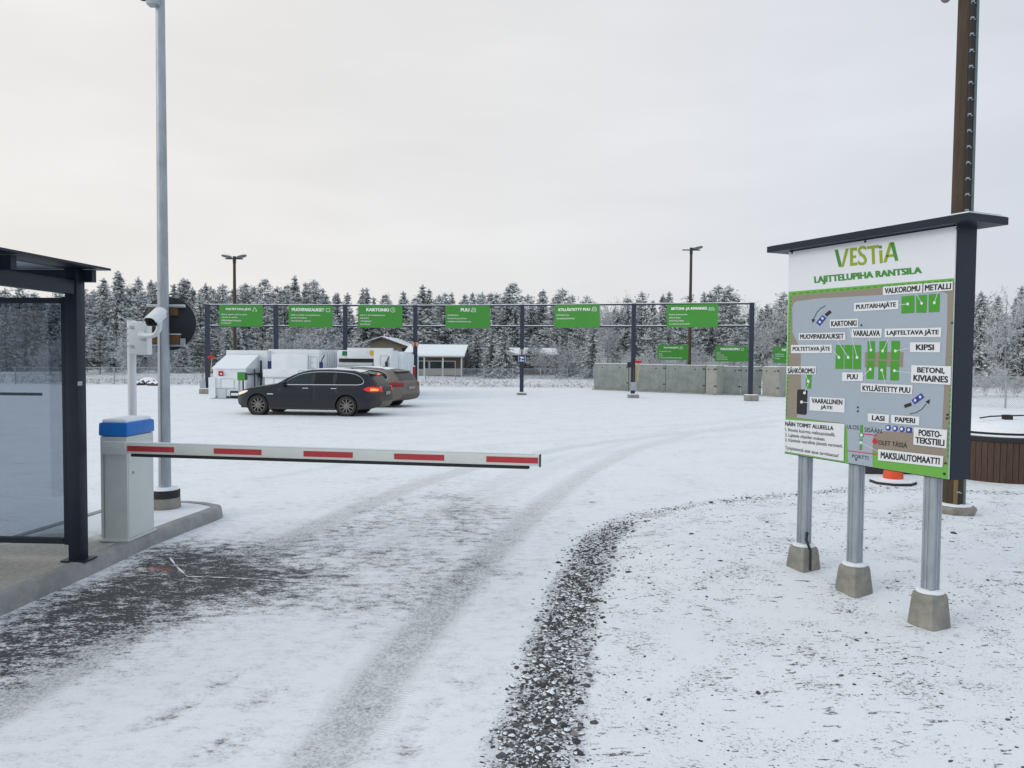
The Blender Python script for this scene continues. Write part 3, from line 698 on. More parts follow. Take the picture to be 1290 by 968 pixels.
M['p_red'] = mat('print_red', (.55, .01, .03), .45); M['p_blue'] = mat('print_blue', (.012, .03, .28), .45); M['p_olive'] = mat('print_olive', (.255, .35, .012), .45)
M['p_line'] = mat('print_leader_line', (.62, .68, .72), .45); M['p_midgreen'] = mat('print_mid_green', (.05, .30, .02), .45)
PMI = {k: i for i, k in enumerate(PC)}
PR = MB(); LAY = 0.0066
def cp(x, y):                      # measuring grid of the enlarged photo -> face
    return onface(x/2.688+960, y/2.688+260)
def ppoly(pts, color, layer):
    q = [cp(*p) for p in pts]; q = [(min(max(u, U0_+.004), U1_-.004), min(max(z, Z0_+.003), Z1_-.003)) for u, z in q]
    y = -LAY-layer*.0007
    PR.add([(u, y, z) for u, z in q], [tuple(range(len(q)-1, -1, -1))], PMI[color])
def ptext(s, quad, color, layer, bold=.02, inset=(.06, .2), keep=False):
    vs, fs, asp = text_mesh(s, bold); q = [cp(*p) for p in quad]
    y = -LAY-layer*.0007; ix, iy = inset; out_ = []
    for u, v, kz in vs:
        u = ix+(1-2*ix)*u; v = iy+(1-2*iy)*v
        tl, tr__, br, bl = q
        U = (1-u)*((1-v)*bl[0]+v*tl[0])+u*((1-v)*br[0]+v*tr__[0]); Z = (1-u)*((1-v)*bl[1]+v*tl[1])+u*((1-v)*br[1]+v*tr__[1])
        out_.append((U, y-kz*.00008, Z))
    PR.add(out_, fs, PMI[color])
def pline_(a, b__, wd, color, layer):
    (x0, y0), (x1, y1) = a, b__; dx, dy = x1-x0, y1-y0; l = math.hypot(dx, dy); nx_, ny_ = -dy/l*wd/2, dx/l*wd/2
    ppoly([(x0-nx_, y0-ny_), (x1-nx_, y1-ny_), (x1+nx_, y1+ny_), (x0+nx_, y0+ny_)], color, layer)
def pdot(c, r_, color, layer, n=14): ppoly([(c[0]+r_*math.cos(2*math.pi*i/n)*.9, c[1]+r_*math.sin(2*math.pi*i/n)) for i in range(n)][::1], color, layer)
# the map
ppoly([(92,290),(672,242),(636,930),(66,834)], 'p_green', 0)
ppoly([(104,302),(655,256),(640,560),(629,878),(378,832),(375,770),(290,758),(284,738),(84,714),(94,500)], 'p_tan', 1)
ppoly([(118,322),(200,312),(600,290),(622,291),(631,300),(630,400),(612,768),(590,772),(520,766),(420,762),(386,768),(378,786),(377,884),(294,868),(291,757),(281,735),(120,716),(135,640),(134,492),(122,462),(106,428),(105,345),(109,330)], 'p_grey', 2)
ppoly([(352,494),(482,494),(480,545),(350,545)], 'p_tan', 3)
for i in range(24):
    f0, f1 = i/24, (i+.55)/24
    pline_((104+(655-104)*f0, 297-46*f0), (104+(655-104)*f1, 297-46*f1), 3.2, 'p_darkgreen', 3)
for i in range(30):
    f0, f1 = i/30, (i+.55)/30
    pline_((100-16*f0, 305+410*f0), (100-16*f1, 305+410*f1), 3.2, 'p_darkgreen', 3)
    pline_((656-25*f0, 300+560*f0), (656-25*f1, 300+560*f1), 4.5, 'p_darkgreen', 3)
G_ = 'p_midgreen'
for q in ([(475,306),(519,302),(519,361),(475,364)], [(525,302),(562,300),(560,361),(525,361)], [(567,299),(606,296),(604,358),(567,360)],
          [(253,470),(279,470),(279,551),(251,551)], [(282,470),(309,470),(308,551),(282,551)], [(312,470),(339,470),(338,552),(311,552)],
          [(360,457),(386,457),(385,518),(360,518)], [(400,457),(427,457),(426,519),(400,519)], [(441,456),(470,456),(469,520),(440,520)],
          [(357,523),(383,523),(381,585),(356,585)], [(397,524),(424,524),(423,588),(396,588)], [(438,524),(467,524),(466,590),(437,590)], [(152,571),(171,571),(169,618),(151,617)]): ppoly(q, G_, 4)
ppoly([(122,624),(126,620),(153,621),(157,625),(154,703),(150,707),(124,704),(120,700)], 'p_black', 4)
for d_, l_ in (((497,331),(462,335)), ((544,329),(522,290)), ((587,327),(602,280)), ((264,512),(236,480)), ((295,512),(255,450)), ((325,512),(297,402)), ((372,487),(365,440)), ((412,490),(436,440)), ((455,490),(510,478)),
               ((370,552),(342,578)), ((409,555),(422,608)), ((452,557),(514,566)), ((160,593),(148,565)), ((137,663),(168,666)), ((147,632),(160,600)), ((338,800),(400,832))):
    pline_(d_, l_, 1.8, 'p_line', 5); pdot(d_, 5.2, 'p_white', 6)
def plate(words, q, bold=.042, ins=(.05, .17)):
    ppoly(q, 'p_white', 7)
    if isinstance(words, str): ptext(words, q, 'p_black', 8, bold, ins)
    else:
        tl, tr__, br, bl = [Vector(p) for p in q]; n = len(words)
        for i, wd in enumerate(words):
            f0 = .06+.88*i/n; f1 = .06+.88*(i+1)/n
            asp = min(1, len(wd)/max(len(x) for x in words)); ii = .06+(1-asp)*.42
            ptext(wd, [tl.lerp(bl, f0), tr__.lerp(br, f0), tr__.lerp(br, f1), tl.lerp(bl, f1)], 'p_black', 8, bold, (ii, .1))
plate('VALKOROMU', [(413,273),(547,262),(546,293),(413,302)]); plate('METALLI', [(551,262),(650,255),(649,285),(550,293)])
plate('PUUTARHAJÄTE', [(315,328),(466,318),(465,348),(315,357)], ins=(.05, .10)); plate('KARTONKI', [(233,384),(329,381),(329,410),(233,413)])
plate('MUOVIPAKKAUKSET', [(128,430),(286,427),(286,453),(128,454)], ins=(.03, .16)); plate('VARALAVA', [(307,416),(410,415),(408,445),(307,445)])
plate('LAJITELTAVA JÄTE', [(419,415),(612,411),(610,443),(419,444)], ins=(.04, .12)); plate('POLTETTAVA JÄTE', [(102,470),(240,469),(240,497),(102,498)], ins=(.04, .12))
plate('KIPSI', [(505,461),(608,461),(607,495),(505,494)], ins=(.2, .2)); plate('SÄHKÖROMU', [(87,542),(186,542),(186,570),(87,569)], ins=(.04, .10))
plate('PUU', [(275,563),(346,563),(345,592),(275,592)], ins=(.24, .2)); plate(('BETONI,', 'KIVIAINES'), [(510,538),(645,542),(642,605),(508,597)])
plate('KYLLÄSTETTY PUU', [(338,599),(514,606),(512,637),(338,628)], ins=(.035, .12)); plate(('VAARALLINEN', 'JÄTE'), [(165,645),(284,651),(283,699),(164,691)])
plate('LASI', [(362,701),(434,706),(433,735),(362,729)], ins=(.2, .2)); plate('PAPERI', [(441,706),(537,713),(536,742),(441,735)], ins=(.14, .2))
plate(('POISTO-', 'TEKSTIILI'), [(518,748),(631,757),(628,820),(516,807)]); plate('MAKSUAUTOMAATTI', [(397,822),(618,846),(615,884),(396,860)], ins=(.045, .2))
ppoly([(80,722),(283,737),(280,863),(76,829)], 'p_white', 7)
ptext('NÄIN TOIMIT ALUEELLA', [(82,725),(246,741),(246,760),(82,744)], 'p_black', 8, .045, (0, .05))
for s_, q in (('1. Ilmoita kuorma maksupisteellä.', [(82,749),(252,767),(252,785),(82,765)]), ('2. Lajittele ohjeiden mukaan.', [(82,767),(218,782),(218,799),(82,783)]),
              ('3. Käsittele vaarallisia jätteitä varovasti.', [(82,784),(277,805),(277,822),(82,800)]), ('Työpisteestä saat apua tarvittaessa!', [(82,810),(263,838),(263,855),(82,827)])):
    ptext(s_, q, 'p_black', 8, .014, (0, .04))
ptext('ULOS', [(290,738),(331,741),(331,759),(290,755)], 'p_black', 5, .0, (0, .1)); ptext('SISÄÄN', [(350,745),(408,751),(408,770),(350,764)], 'p_black', 5, .0, (0, .02))
ptext('OLET TÄSSÄ', [(397,788),(495,798),(494,819),(397,808)], 'p_black', 5, .004, (0, .03)); ptext('PORTTI', [(308,838),(363,845),(363,861),(308,853)], 'p_black', 5, .0, (0, .1))
pdot((385,796), 9, 'p_red', 6); pline_((349,771),(390,776), 3, 'p_red', 5); pline_((292,828),(392,840), 2.6, 'p_red', 5)
ppoly([(335,741),(345,742),(344,766),(335,765)], 'p_midgreen', 5); pdot((340,775), 9, 'p_midgreen', 5); pdot((340,775), 5.5, 'p_white', 6)
ppoly([(334,788),(342,789),(342,796),(334,795)], 'p_darkgreen', 5); ppoly([(334,806),(341,807),(340,826),(333,825)], 'p_midgreen', 5)
for c in ((430,750),(454,753),(477,755)): pdot(c, 10, 'p_blue', 5); pdot((c[0]-1, c[1]-1), 5.5, 'p_white', 6)
ppoly([(492,748),(511,750),(510,768),(491,766)], 'p_blue', 5); pdot((500,757), 5, 'p_white', 6)
def rotrect(c, l, wd, a, color, layer):
    ca_, sa_ = math.cos(a), math.sin(a); ppoly([(c[0]+x*ca_-y*sa_, c[1]+x*sa_+y*ca_) for x, y in ((-l/2,-wd/2),(l/2,-wd/2),(l/2,wd/2),(-l/2,wd/2))], color, layer)
rotrect((203,387), 34, 17, R(-50), 'p_blue', 5); pdot((199,392), 4.5, 'p_line', 6); pdot((208,380), 4.5, 'p_line', 6); rotrect((227,363), 22, 11, R(-40), 'p_black', 5)
rotrect((531,652), 40, 18, R(-36), 'p_blue', 5); pdot((522,657), 5, 'p_line', 6); pdot((539,646), 5, 'p_line', 6); rotrect((497,674), 25, 11, R(-20), 'p_black', 5)
ar = [(219,337),(203,345),(190,358),(181,374),(176,388)]
for i in range(4): pline_(ar[i], ar[i+1], 2, 'p_black', 5)
ppoly([(171,382),(183,384),(174,396)], 'p_black', 5)
ar = [(503,703),(525,699),(545,687),(560,668)]
for i in range(3): pline_(ar[i], ar[i+1], 2, 'p_black', 5)
ppoly([(572,653),(569,671),(557,662)], 'p_black', 5)
# heading: two tone letters
V_ = lambda pts, c: ppoly(pts, c, 1)
V_([(248,149),(259,146),(272,200),(262,206)], 'p_darkgreen'); V_([(262,206),(272,200),(285,144),(296,143),(279,205),(270,207)], 'p_olive')
def stroke_e(x0, x1, t, bt):
    V_([(x0,t),(x1,t-2),(x1,t+8),(x0+10,t+9),(x0+10,bt-11),(x1+1,bt-13),(x1+1,bt-3),(x0,bt)], 'p_olive'); V_([(x0+9,(t+bt)/2-5),(x1-3,(t+bt)/2-6),(x1-3,(t+bt)/2+3),(x0+9,(t+bt)/2+4)], 'p_olive')
stroke_e(300, 324, 142, 203)
ptext('S', [(326,136),(357,133),(358,199),(327,202)], 'p_olive', 1, .01, (.0, .0))
V_([(357,136),(398,131),(398,141),(383,143),(385,196),(375,197),(373,144),(357,146)], 'p_olive')
V_([(399,150),(409,149),(411,193),(401,194)], 'p_olive'); V_([(398,134),(408,133),(408,143),(398,144)], 'p_darkgreen')
V_([(413,191),(433,124),(444,122),(424,190)], 'p_olive'); V_([(436,124),(449,121),(464,184),(453,186)], 'p_darkgreen'); V_([(424,165),(448,162),(450,171),(422,174)], 'p_olive')
ptext('LAJITTELUPIHA RANTSILA', [(178,238),(543,205),(545,234),(180,268)], 'p_darkgreen', 1, .06, (0, 0))
PR.build('printed_map', [M[k] for k in PC], IB)
b_ = MB()
for px, py in ((104,158),(664,75),(352,120),(620,906),(88,820)):
    u, z = cp(px, py); b_.lathe([(.009, 0), (.009, .004), (0, .006)], 12, M=Matrix.Translation((u, -.006, z)) @ Rx(R(90)))
b_.build_each('face_bolt', M['black'], IB)
b_ = MB()
for px, py in ((340,403),(328,681),(328,694),(322,858),(648,395),(632,706),(630,718),(625,870)):
    u, z = cp(px, py); b_.box((u, -.0125, z), (.014, .001, .012))
b_.build_each('peeled_spot', M['p_black'], IB)
# posts with grooved profile and concrete feet
def post_profile():
    a, g = .046, .0045
    half = [(-a, -a+.012), (-a+.012, -a), (-.022, -a), (-.020, -a+g), (-.006, -a+g), (-.004, -a), (.004, -a), (.006, -a+g), (.020, -a+g), (.022, -a), (a-.012, -a), (a, -a+.012)]
    pts = []
    for k in range(4):
        c, s = math.cos(k*math.pi/2), math.sin(k*math.pi/2); pts += [(x*c-y*s, x*s+y*c) for x, y in half[:-1]]
    return pts
fz_ = []
for i, P in enumerate(POSTS):
    g0 = gz(P.x, P.y); fz_.append(g0)
    loc = Vector(((face0-P).dot(bd), .085, 0))
    fh = (.235, .205, .185)[i]
    b_ = MB(); b_.prism(post_profile(), Z0_+.25-g0-fh+.02, M=Matrix.Translation((0, 0, g0+fh-.02)))
    p_ = b_.build('post', M['galv'], IB, smooth=35, loc=loc)
    b_ = MB(); b_.box((0, 0, g0+(fh-.06)/2), (.215, .215, fh+.06), bev=.035, taper=.78); f_ = b_.build('concrete_foot', M['concrete'], IB, smooth=40, loc=loc)
    b_ = MB(); b_.lathe([(.088, g0+fh-.004), (.09, g0+fh+.006), (.075, g0+fh+.016), (0, g0+fh+.02)], 20); b_.build('snow_cap', M['snow'], f_, smooth=60)
b_ = MB(); P = POSTS[2]; q0 = Vector((.075, -.05, fz_[2])); b_.path([q0+Vector((-.02, .03, .30)), q0+Vector((.0, .0, .25)), q0+Vector((.045, -.0, .17)), q0+Vector((.075, -.03, .02))], .011, n=8)
b_.build('cable_pipe', M['rubber'], IB, smooth=60, loc=Vector(((face0-P).dot(bd), .085, 0)))

# ------------------------------------------------------------------ tarred wooden pole behind the board
WP = at(1200, 651, .06)
WPo = thing('utility_pole', 'tall dark tarred wooden pole with cable clips standing behind the information board', 'pole', (WP.x, WP.y, 0))
b_ = MB(); b_.tube((0, 0, .0), (0, 0, 7.0), .118, .094, n=28); b_.build('pole', M['wood_pole'], WPo, smooth=40)
va = math.atan2(-WP.y, -WP.x)                 # towards the road
def onpole(da, z, rr): a = va+da; return (rr*math.cos(a), rr*math.sin(a), z)
b_ = MB(); b_.tube(onpole(.38, .1, .115), onpole(.38, 6.9, .095), .024, .024, n=10); b_.build('cable_duct', M['rubber'], WPo, smooth=40)
b_ = MB()
for k in range(36):
    z = .35+k*.172; rr = .135-.0033*z
    b_.tube(onpole(.20, z, rr), onpole(.66, z, rr), .006, n=6); b_.box(onpole(.34, z+.012, rr+.012), (.03, .02, .016))
b_.build('cable_clip', M['galv'], WPo)
b_ = MB(); b_.tube(onpole(1.0, .06, .125), onpole(1.0, 5.8, .105), .017, .017, n=10); b_.build('conduit', mat('grey_green_conduit', (.10, .15, .16), .45), WPo, smooth=40)
b_ = MB(); b_.tube(onpole(.25, .1, .110), onpole(.25, .62, .108), .03, n=8); b_.build('pale_batten', mat('yellowish_timber', (.19, .125, .05), .75, var=.25, vscale=12, stretch=(2, 2, .2)), WPo)
b_ = MB(); b_.lathe([(.21, .0), (.225, .05), (.22, .085), (.19, .105), (.12, .11)], 14, sx=1.05); b_.build('stone_collar', mat('collar_concrete', (.26, .24, .21), .85, var=.3, vscale=9, bump=.4, bscale=20), WPo, smooth=40, loc=(.0, 0, gz(WP.x, WP.y)-.01))
b_ = MB(); b_.lathe([(.195, .118), (.17, .135), (.12, .14)], 20); b_.build('snow_cap', M['snow'], WPo, smooth=60, loc=(0, 0, gz(WP.x, WP.y)-.025))
lp = atY(1194, 1, WP.y-.05)
b_ = MB(); b_.path([(0, -.02, lp.z+.30), (-.12, -.03, lp.z+.26), (lp.x-WP.x-.05, -.04, lp.z+.14)], .022, n=8); b_.build('lamp_arm', M['galv'], WPo, smooth=50)
b_ = MB(); b_.lathe([(0, -.0), (.03, .01), (.05, .04), (.05, .16), (.03, .2), (0, .2)], 18, M=Matrix.Translation((lp.x-WP.x, -.05, lp.z-.02)) @ Ry(R(-25))); b_.build('lamp_head', mat('lamp_grey_pink', (.20, .16, .17), .5), WPo, smooth=60)

# ------------------------------------------------------------------ wooden clad deep bin, cone, dark block
WB = at(1293, 607, .03); br_ = .76
WBo = thing('deep_waste_bin', 'round brown wood clad waste bin with snow on its lid at the right edge', 'waste bin', (WB.x, WB.y+br_*.9, .0))
b_ = MB(); nn_ = 60
for i in range(nn_):
    a0_, a1_ = 2*math.pi*(i+.04)/nn_, 2*math.pi*(i+.96)/nn_; r0_, r1_ = br_, br_-.025
    poly = [(r0_*math.cos(a0_), r0_*math.sin(a0_)), (r0_*math.cos(a1_), r0_*math.sin(a1_)), (r1_*math.cos(a1_), r1_*math.sin(a1_)), (r1_*math.cos(a0_), r1_*math.sin(a0_))]
    b_.prism(poly, .62, M=Matrix.Translation((0, 0, -.02)))
b_.build('wood_cladding', M['brown_cladding'], WBo)
b_ = MB(); b_.lathe([(br_-.03, -.02), (br_-.03, .6)], 40); b_.build('inner_drum', M['dark_gap'], WBo)
b_ = MB(); b_.lathe([(br_-.05, .60), (br_+.02, .605), (br_+.03, .66), (br_+.01, .69), (br_-.08, .70), (br_-.14, .76), (.3, .84), (0, .86)], 48); b_.build('lid', M['rubber'], WBo, smooth=40)
b_ = MB(); b_.lathe([(br_+.012, .672), (br_+.022, .69), (br_-.04, .705), (br_-.07, .702)], 48); b_.lathe([(br_-.10, .735), (br_-.12, .80), (br_-.2, .855), (.35, .90), (0, .92)], 48)
b_.build('snow_cap', M['snow'], WBo, smooth=60)
b_ = MB(); hx = -.12; b_.path([(-.45, -.25, .93), (-.3, -.25, .955), (-.05, -.22, .965), (.25, -.2, .97)], .011, n=8); b_.box((.0, -.2, .93), (.12, .1, .10), bev=.01); b_.build('lid_handle', M['rubber'], WBo, smooth=50)

CO = at(1125, 604.5, .05); cz0 = gz(CO.x, CO.y)
COo = thing('traffic_cone', 'orange traffic cone with snowy base behind the information board', 'traffic cone', (CO.x, CO.y, cz0))
b_ = MB(); b_.prism([(.31*math.cos(math.pi/8+math.pi/4*i)*1.02, .31*math.sin(math.pi/8+math.pi/4*i)) for i in range(8)], .035); b_.build('base', M['rubber'], COo)
b_ = MB(); b_.prism([(.30*math.cos(math.pi/8+math.pi/4*i)*1.02, .30*math.sin(math.pi/8+math.pi/4*i)) for i in range(8)], .014, M=Matrix.Translation((0, 0, .036))); b_.lathe([(.2, .048), (.16, .066), (.13, .075)], 20); b_.build('snow_cap', M['snow'], COo, smooth=60)
b_ = MB(); b_.lathe([(.142, .045), (.132, .14), (.075, .58), (.05, .74), (.04, .75), (0, .75)], 28); b_.build('cone_body', M['orange'], COo, smooth=40)
b_ = MB(); b_.lathe([(.1125, .30), (.0955, .43)], 28); b_.build('reflective_band', M['p_white'], COo, smooth=40)
DB = at(1132, 601, .0)
DBo = MB().box((0, 0, .14), (.88, .34, .28), bev=.03).build('kerb_block', mat('dark_wet_stone', (.03, .032, .036), .6, var=.3, vscale=10), smooth=40, loc=(DB.x+.04, DB.y+.42, gz(DB.x, DB.y)))
tag(DBo, 'low dark block on the snow just behind the orange traffic cone', 'block')
# ------------------------------------------------------------------ sign gantry
GA = [at(262, 496), at(348, 496.6), at(435, 497), at(523, 497.6)]
PL = [at(262, 496.0), at(523, 496.6)]
LP0, LP1 = PL
leftposts = []
for px in (262, 348, 435, 523):
    # intersect column with the straight left row
    d = ray(px, 500); n = Vector((d.y, -d.x)); a = LP0.to_2d(); e_ = (LP1-LP0).to_2d(); t = -n.dot(a)/n.dot(e_); leftposts.append(a+e_*t)
RP0, RP1 = at(657, 497.5), at(945, 505)
rightposts = []
for px in (657, 797, 945):
    d = ray(px, 500); n = Vector((d.y, -d.x)); a = RP0.to_2d(); e_ = (RP1-RP0).to_2d(); t = -n.dot(a)/n.dot(e_); rightposts.append(a+e_*t)
allp = leftposts+rightposts
ztop = [atY(px, py, P.y).z for (px, py), P in zip([(262,383.5),(348,384),(435,384),(523,384.5),(657,384),(797,382.5),(945,381.5)], allp)]
zlow = [atY(px, py, P.y).z for (px, py), P in zip([(262,411),(348,411.5),(435,411.5),(523,411.5),(657,411.5),(797,411.5),(945,411)], allp)]
SG = thing('sign_gantry', 'long dark blue frame of seven slim posts and two rails across the yard', 'sign frame', (0, 34, 0))
off = Vector((0, -34, 0))
for i, P in enumerate(allp):
    b_ = MB(); b_.box((P.x, P.y-34, ztop[i]/2), (.185 if i < 4 else .175, .14, ztop[i]), bev=.01)
    b_.build('post', M['navy_post'] if 'navy_post' in M else M.setdefault('navy_post', mat('navy_post_paint', (.015, .024, .05), .45, var=.1)), SG)
for i in range(6):
    a, c = allp[i], allp[i+1]
    for za, zc in ((ztop[i]-.04, ztop[i+1]-.04), (zlow[i], zlow[i+1])):
        b_ = MB(); b_.tube((a.x, a.y-34, za), (c.x, c.y-34, zc), .036, n=8); r_ = b_.build('rail', M['navy_post'], SG)
        b_ = MB(); b_.tube((a.x, a.y-34, za+.032), (c.x, c.y-34, zc+.032), .024, n=6); b_.build('snow_line', M['snow'], r_)
def block(px, py, wpx, h, P, ndx, label):
    w_ = wpx/FPX*P.y
    b_ = MB(); b_.box((0, 0, h/2), (w_, .45, h), bev=.02); o = b_.build('ballast_block', M['concrete'], loc=(P.x+ndx, P.y-.15, 0))
    tag(o, label, 'concrete block', 'ballast blocks at the gantry posts')
    s_ = MB().box((0, 0, h+.012), (w_-.03, .42, .03), bev=.012).build('snow_cap', M['snow'], o, smooth=60)
block(264, 500, 14, .22, allp[0], .0, 'grey concrete block at the leftmost gantry post beside the first container')
block(657, 500, 12, .10, allp[4], 0, 'low grey concrete block under the gantry post with the blue notice')
block(796, 502, 13, .15, allp[5], 0, 'grey concrete block under the gantry post carrying the yard tools')
block(944, 507, 15, .24, allp[6], 0, 'large grey concrete block under the rightmost gantry post')

def icon(b__, kind, cx_, cz_, s, y):
    def ln(p, q, wd=.10):
        dx, dz = q[0]-p[0], q[1]-p[1]; l = math.hypot(dx, dz); nx_, nz_ = -dz/l*wd/2, dx/l*wd/2
        pts = [(p[0]-nx_, p[1]-nz_), (q[0]-nx_, q[1]-nz_), (q[0]+nx_, q[1]+nz_), (p[0]+nx_, p[1]+nz_)]
        b__.add([(cx_+u*s, y, cz_+v*s) for u, v in pts], [(0, 1, 2, 3)], 1)
    seg = {'tri': [((-.5,-.4),(0,.5)),((0,.5),(.5,-.4)),((-.15,-.4),(-.5,-.4)),((.15,-.4),(.5,-.4))], 'box': [((-.4,-.4),(.4,-.4)),((.4,-.4),(.4,.3)),((.4,.3),(-.4,.3)),((-.4,.3),(-.4,-.4))],
           'house': [((-.5,-.4),(.5,-.4)),((.5,-.4),(.5,.1)),((-.5,-.4),(-.2,.4)),((-.2,.4),(.3,.4)),((.3,.4),(.5,.1)),((-.3,0),(.4,0))], 'rock': [((-.6,-.3),(-.3,.3)),((-.3,.3),(0,0)),((0,0),(.3,.3)),((.3,.3),(.6,-.3)),((.6,-.3),(-.6,-.3))]}
    if kind == 'round':
        pr = [(.5*math.cos(a*math.pi/6), .5*math.sin(a*math.pi/6)) for a in range(13)]
        for p, q in zip(pr, pr[1:]): ln(p, q, .09)
        ln((-.25, 0), (.25, 0)); ln((0, 0), (0, .25))
    else:
        for p, q in seg[kind]: ln(p, q)
def waste_sign(pxbox, Y, title, lines, ic, label, tsize=.2, frac=None, posts=False):
    x0, y0, x1, y1 = pxbox; rz = 0.
    if Y is None:                     # hung on the gantry rails: on the line between its two posts
        xm = (x0+x1)/2; p, q = [(p, q) for p, q in zip(allp, allp[1:]) if p.x/p.y*FPX+645 <= xm+2 and xm-2 <= q.x/q.y*FPX+645][0]
        d = ray(xm, 500); n = Vector((d.y, -d.x)); t = -n.dot(p)/n.dot(q-p); Y = (p+(q-p)*t).y; rz = math.atan2(q.y-p.y, q.x-p.x)
    A_ = atY(x0, y0, Y); B_ = atY(x1, y0, Y); C_ = atY(x0, y1, Y)
    W_ = B_.x-A_.x; H_ = A_.z-C_.z; cx_ = (A_.x+B_.x)/2; cz_ = (A_.z+C_.z)/2
    o = thing('waste_sign', label, 'sign', (cx_, Y-.075, cz_), rz, 'green waste signs in the yard')
    b_ = MB(); b_.box((0, 0, 0), (W_, .025, H_), bev=.004); b_.build('plate', M['green_sign'], o)
    b_ = MB(); y = -.016
    def put(s, x, z, h, bold, wmax):
        vs, fs, asp = text_mesh(s, bold); w__ = min(h*asp, wmax)
        b_.add([(x+u*w__, y-k_*.0006, z+v*h) for u, v, k_ in vs], fs, 1); return w__
    vs, fs, asp = text_mesh(title, .055); th = H_*.15; tw = min(th*asp*1.02, W_*.74)
    x_ = -tw/2-W_*.06
    b_.add([(x_+u*tw, y-k_*.0006, H_*.5-H_*.27+v*th) for u, v, k_ in vs], fs, 1)
    icon(b_, ic, x_+tw+W_*.085, H_*.5-H_*.195, H_*.2, y)
    for i, s in enumerate(lines): put(s, -W_*.45, H_*(.5-.49-.135*i), H_*(.088 if any(c in s for c in 'gjpqyäö') else .075), .012, W_*.86)
    b_.mi = [0]*len(b_.mi); b_.build('lettering', M['sign_white'], o)
    if posts:
        b_ = MB()
        for sx in (-.36, .36): b_.box((sx*W_, .05, -cz_/2+H_*.25), (.06, .05, cz_+H_*.5))
        b_.build_each('post', M['galv'], o)
    return o
def Yat(px):
    pts = [(262, allp[0].y), (523, allp[3].y), (657, allp[4].y), (945, allp[6].y)]
    return float(np.interp(px, [p for p, _ in pts], [y for _, y in pts]))
waste_sign((278,384.5,331,411.5), None, 'POLTETTAVA JÄTE', ['likainen paperi, pahvi ja muovi', 'tekstiilit ja vaatteet', 'rikkinäiset tavarat', 'imuripussit'], 'tri', 'green sign headed POLTETTAVA JÄTE, leftmost on the gantry')
waste_sign((365,385,419,412.5), None, 'MUOVIPAKKAUKSET', ['tyhjät ja puhtaat muovipakkaukset,', 'purkit ja kanisterit,', 'muovipussit ja -kääreet'], 'box', 'green sign headed MUOVIPAKKAUKSET, second on the gantry')
waste_sign((452,385,507,413), None, 'KARTONKI', ['pahvi- ja kartonkipakkaukset', 'aaltopahvi', 'voimapaperi', 'paperikassit'], 'round', 'green sign headed KARTONKI, third on the gantry')
waste_sign((561.5,385,617.5,413.5), None, 'PUU', ['puutavarat', 'lautavaneri ja parketti', 'maalattu ja pinnoitettu puu'], 'house', 'green sign headed PUU with a short title, above the white roofed house')
waste_sign((697.5,384,756,413), None, 'KYLLÄSTETTY PUU', ['kyllästetty puu,', 'terassilaudoitukset'], 'house', 'green sign headed KYLLÄSTETTY PUU with two text lines')
waste_sign((840,383.5,903,412.5), None, 'BETONI- JA KIVIAINES', ['harkot ja betonitiilet', 'tiilet ja laatat', 'sementti ja laasti', 'wc-istuimet ja lavuaarit'], 'rock', 'green sign headed BETONI- JA KIVIAINES, rightmost on the gantry')
waste_sign((828,434.5,867,453.5), 41.5, 'PUUTARHAJÄTE', ['haravointijäte ja risut', 'oksat', 'lehdet', 'ei muovia eikä kivennäismaata'], 'house', 'small green sign headed PUUTARHAJÄTE above the concrete wall', posts=True)
waste_sign((900.5,436,942,455.5), 39.0, 'VALKOROMU', ['liedet', 'pesukoneet', 'astianpesukoneet', 'lämminvesivaraajat'], 'box', 'small green sign headed VALKOROMU above the concrete bay', posts=True)
waste_sign((974,437,1015,457.5), 38.0, 'METALLI', ['metalliromu', 'putket ja peltit', 'kattilat'], 'box', 'small green sign headed METALLI half hidden by the information board', posts=True)

# notices, extinguisher and tools on the posts
def on_post(i, py, dx=0): P = allp[i]; p = atY(645, py, P.y); return Vector((P.x+dx, P.y-.11, atY(645+(P.x/P.y)*FPX, py, P.y).z))
def notice(i, y0, y1, wd, m_, label, draw=None, tilt=0):
    a = on_post(i, y0); c = on_post(i, y1); h = a.z-c.z
    o = thing('notice_plate', label, 'notice', ((a.x, a.y, (a.z+c.z)/2)))
    b_ = MB(); b_.box((0, 0, 0), (wd, .02, h), bev=.003); b_.build('plate', m_, o)
    b_ = MB(); draw(b_, wd, h); b_.build('pictogram', draw.m, o); return o
def dr_arrow(b__, w_, h):
    b__.box((0, -.013, .03), (.05, .004, h*.55)); b__.box((0, -.0135, -h*.3), (.07, .004, .06))
dr_arrow.m = M['navy']
def dr_cam(b__, w_, h):
    b__.box((0.0, -.013, h*.18), (w_*.55, .004, h*.22), rot=Ry(R(12))); b__.box((-w_*.1, -.014, -h*.12), (w_*.12, .004, h*.3)); b__.box((0, -.014, -h*.3), (w_*.6, .004, h*.13))
    for sx in (-1, 1): b__.box((sx*w_*.47, -.0125, 0), (w_*.05, .004, h*.98))
dr_cam.m = M['p_white']
notice(3, 431.5, 436.5, .30, mat('faded_orange_plate', (.55, .30, .22), .6), 'faded orange notice on the gantry post above the red extinguisher box', dr_arrow)
notice(4, 440.5, 447, .24, M['pale_plate'], 'pale faded notice on the gantry post above the blue camera notice', dr_arrow)
notice(4, 448, 456.5, .32, M['navy_sign'], 'blue camera notice with white pictogram on a gantry post', dr_cam)
a = on_post(3, 462); c = on_post(3, 475.5)
EX = thing('extinguisher_box', 'red fire extinguisher box with snow on top, hung on a gantry post', 'extinguisher box', (a.x-.10, a.y-.10, (a.z+c.z)/2)); hh = a.z-c.z
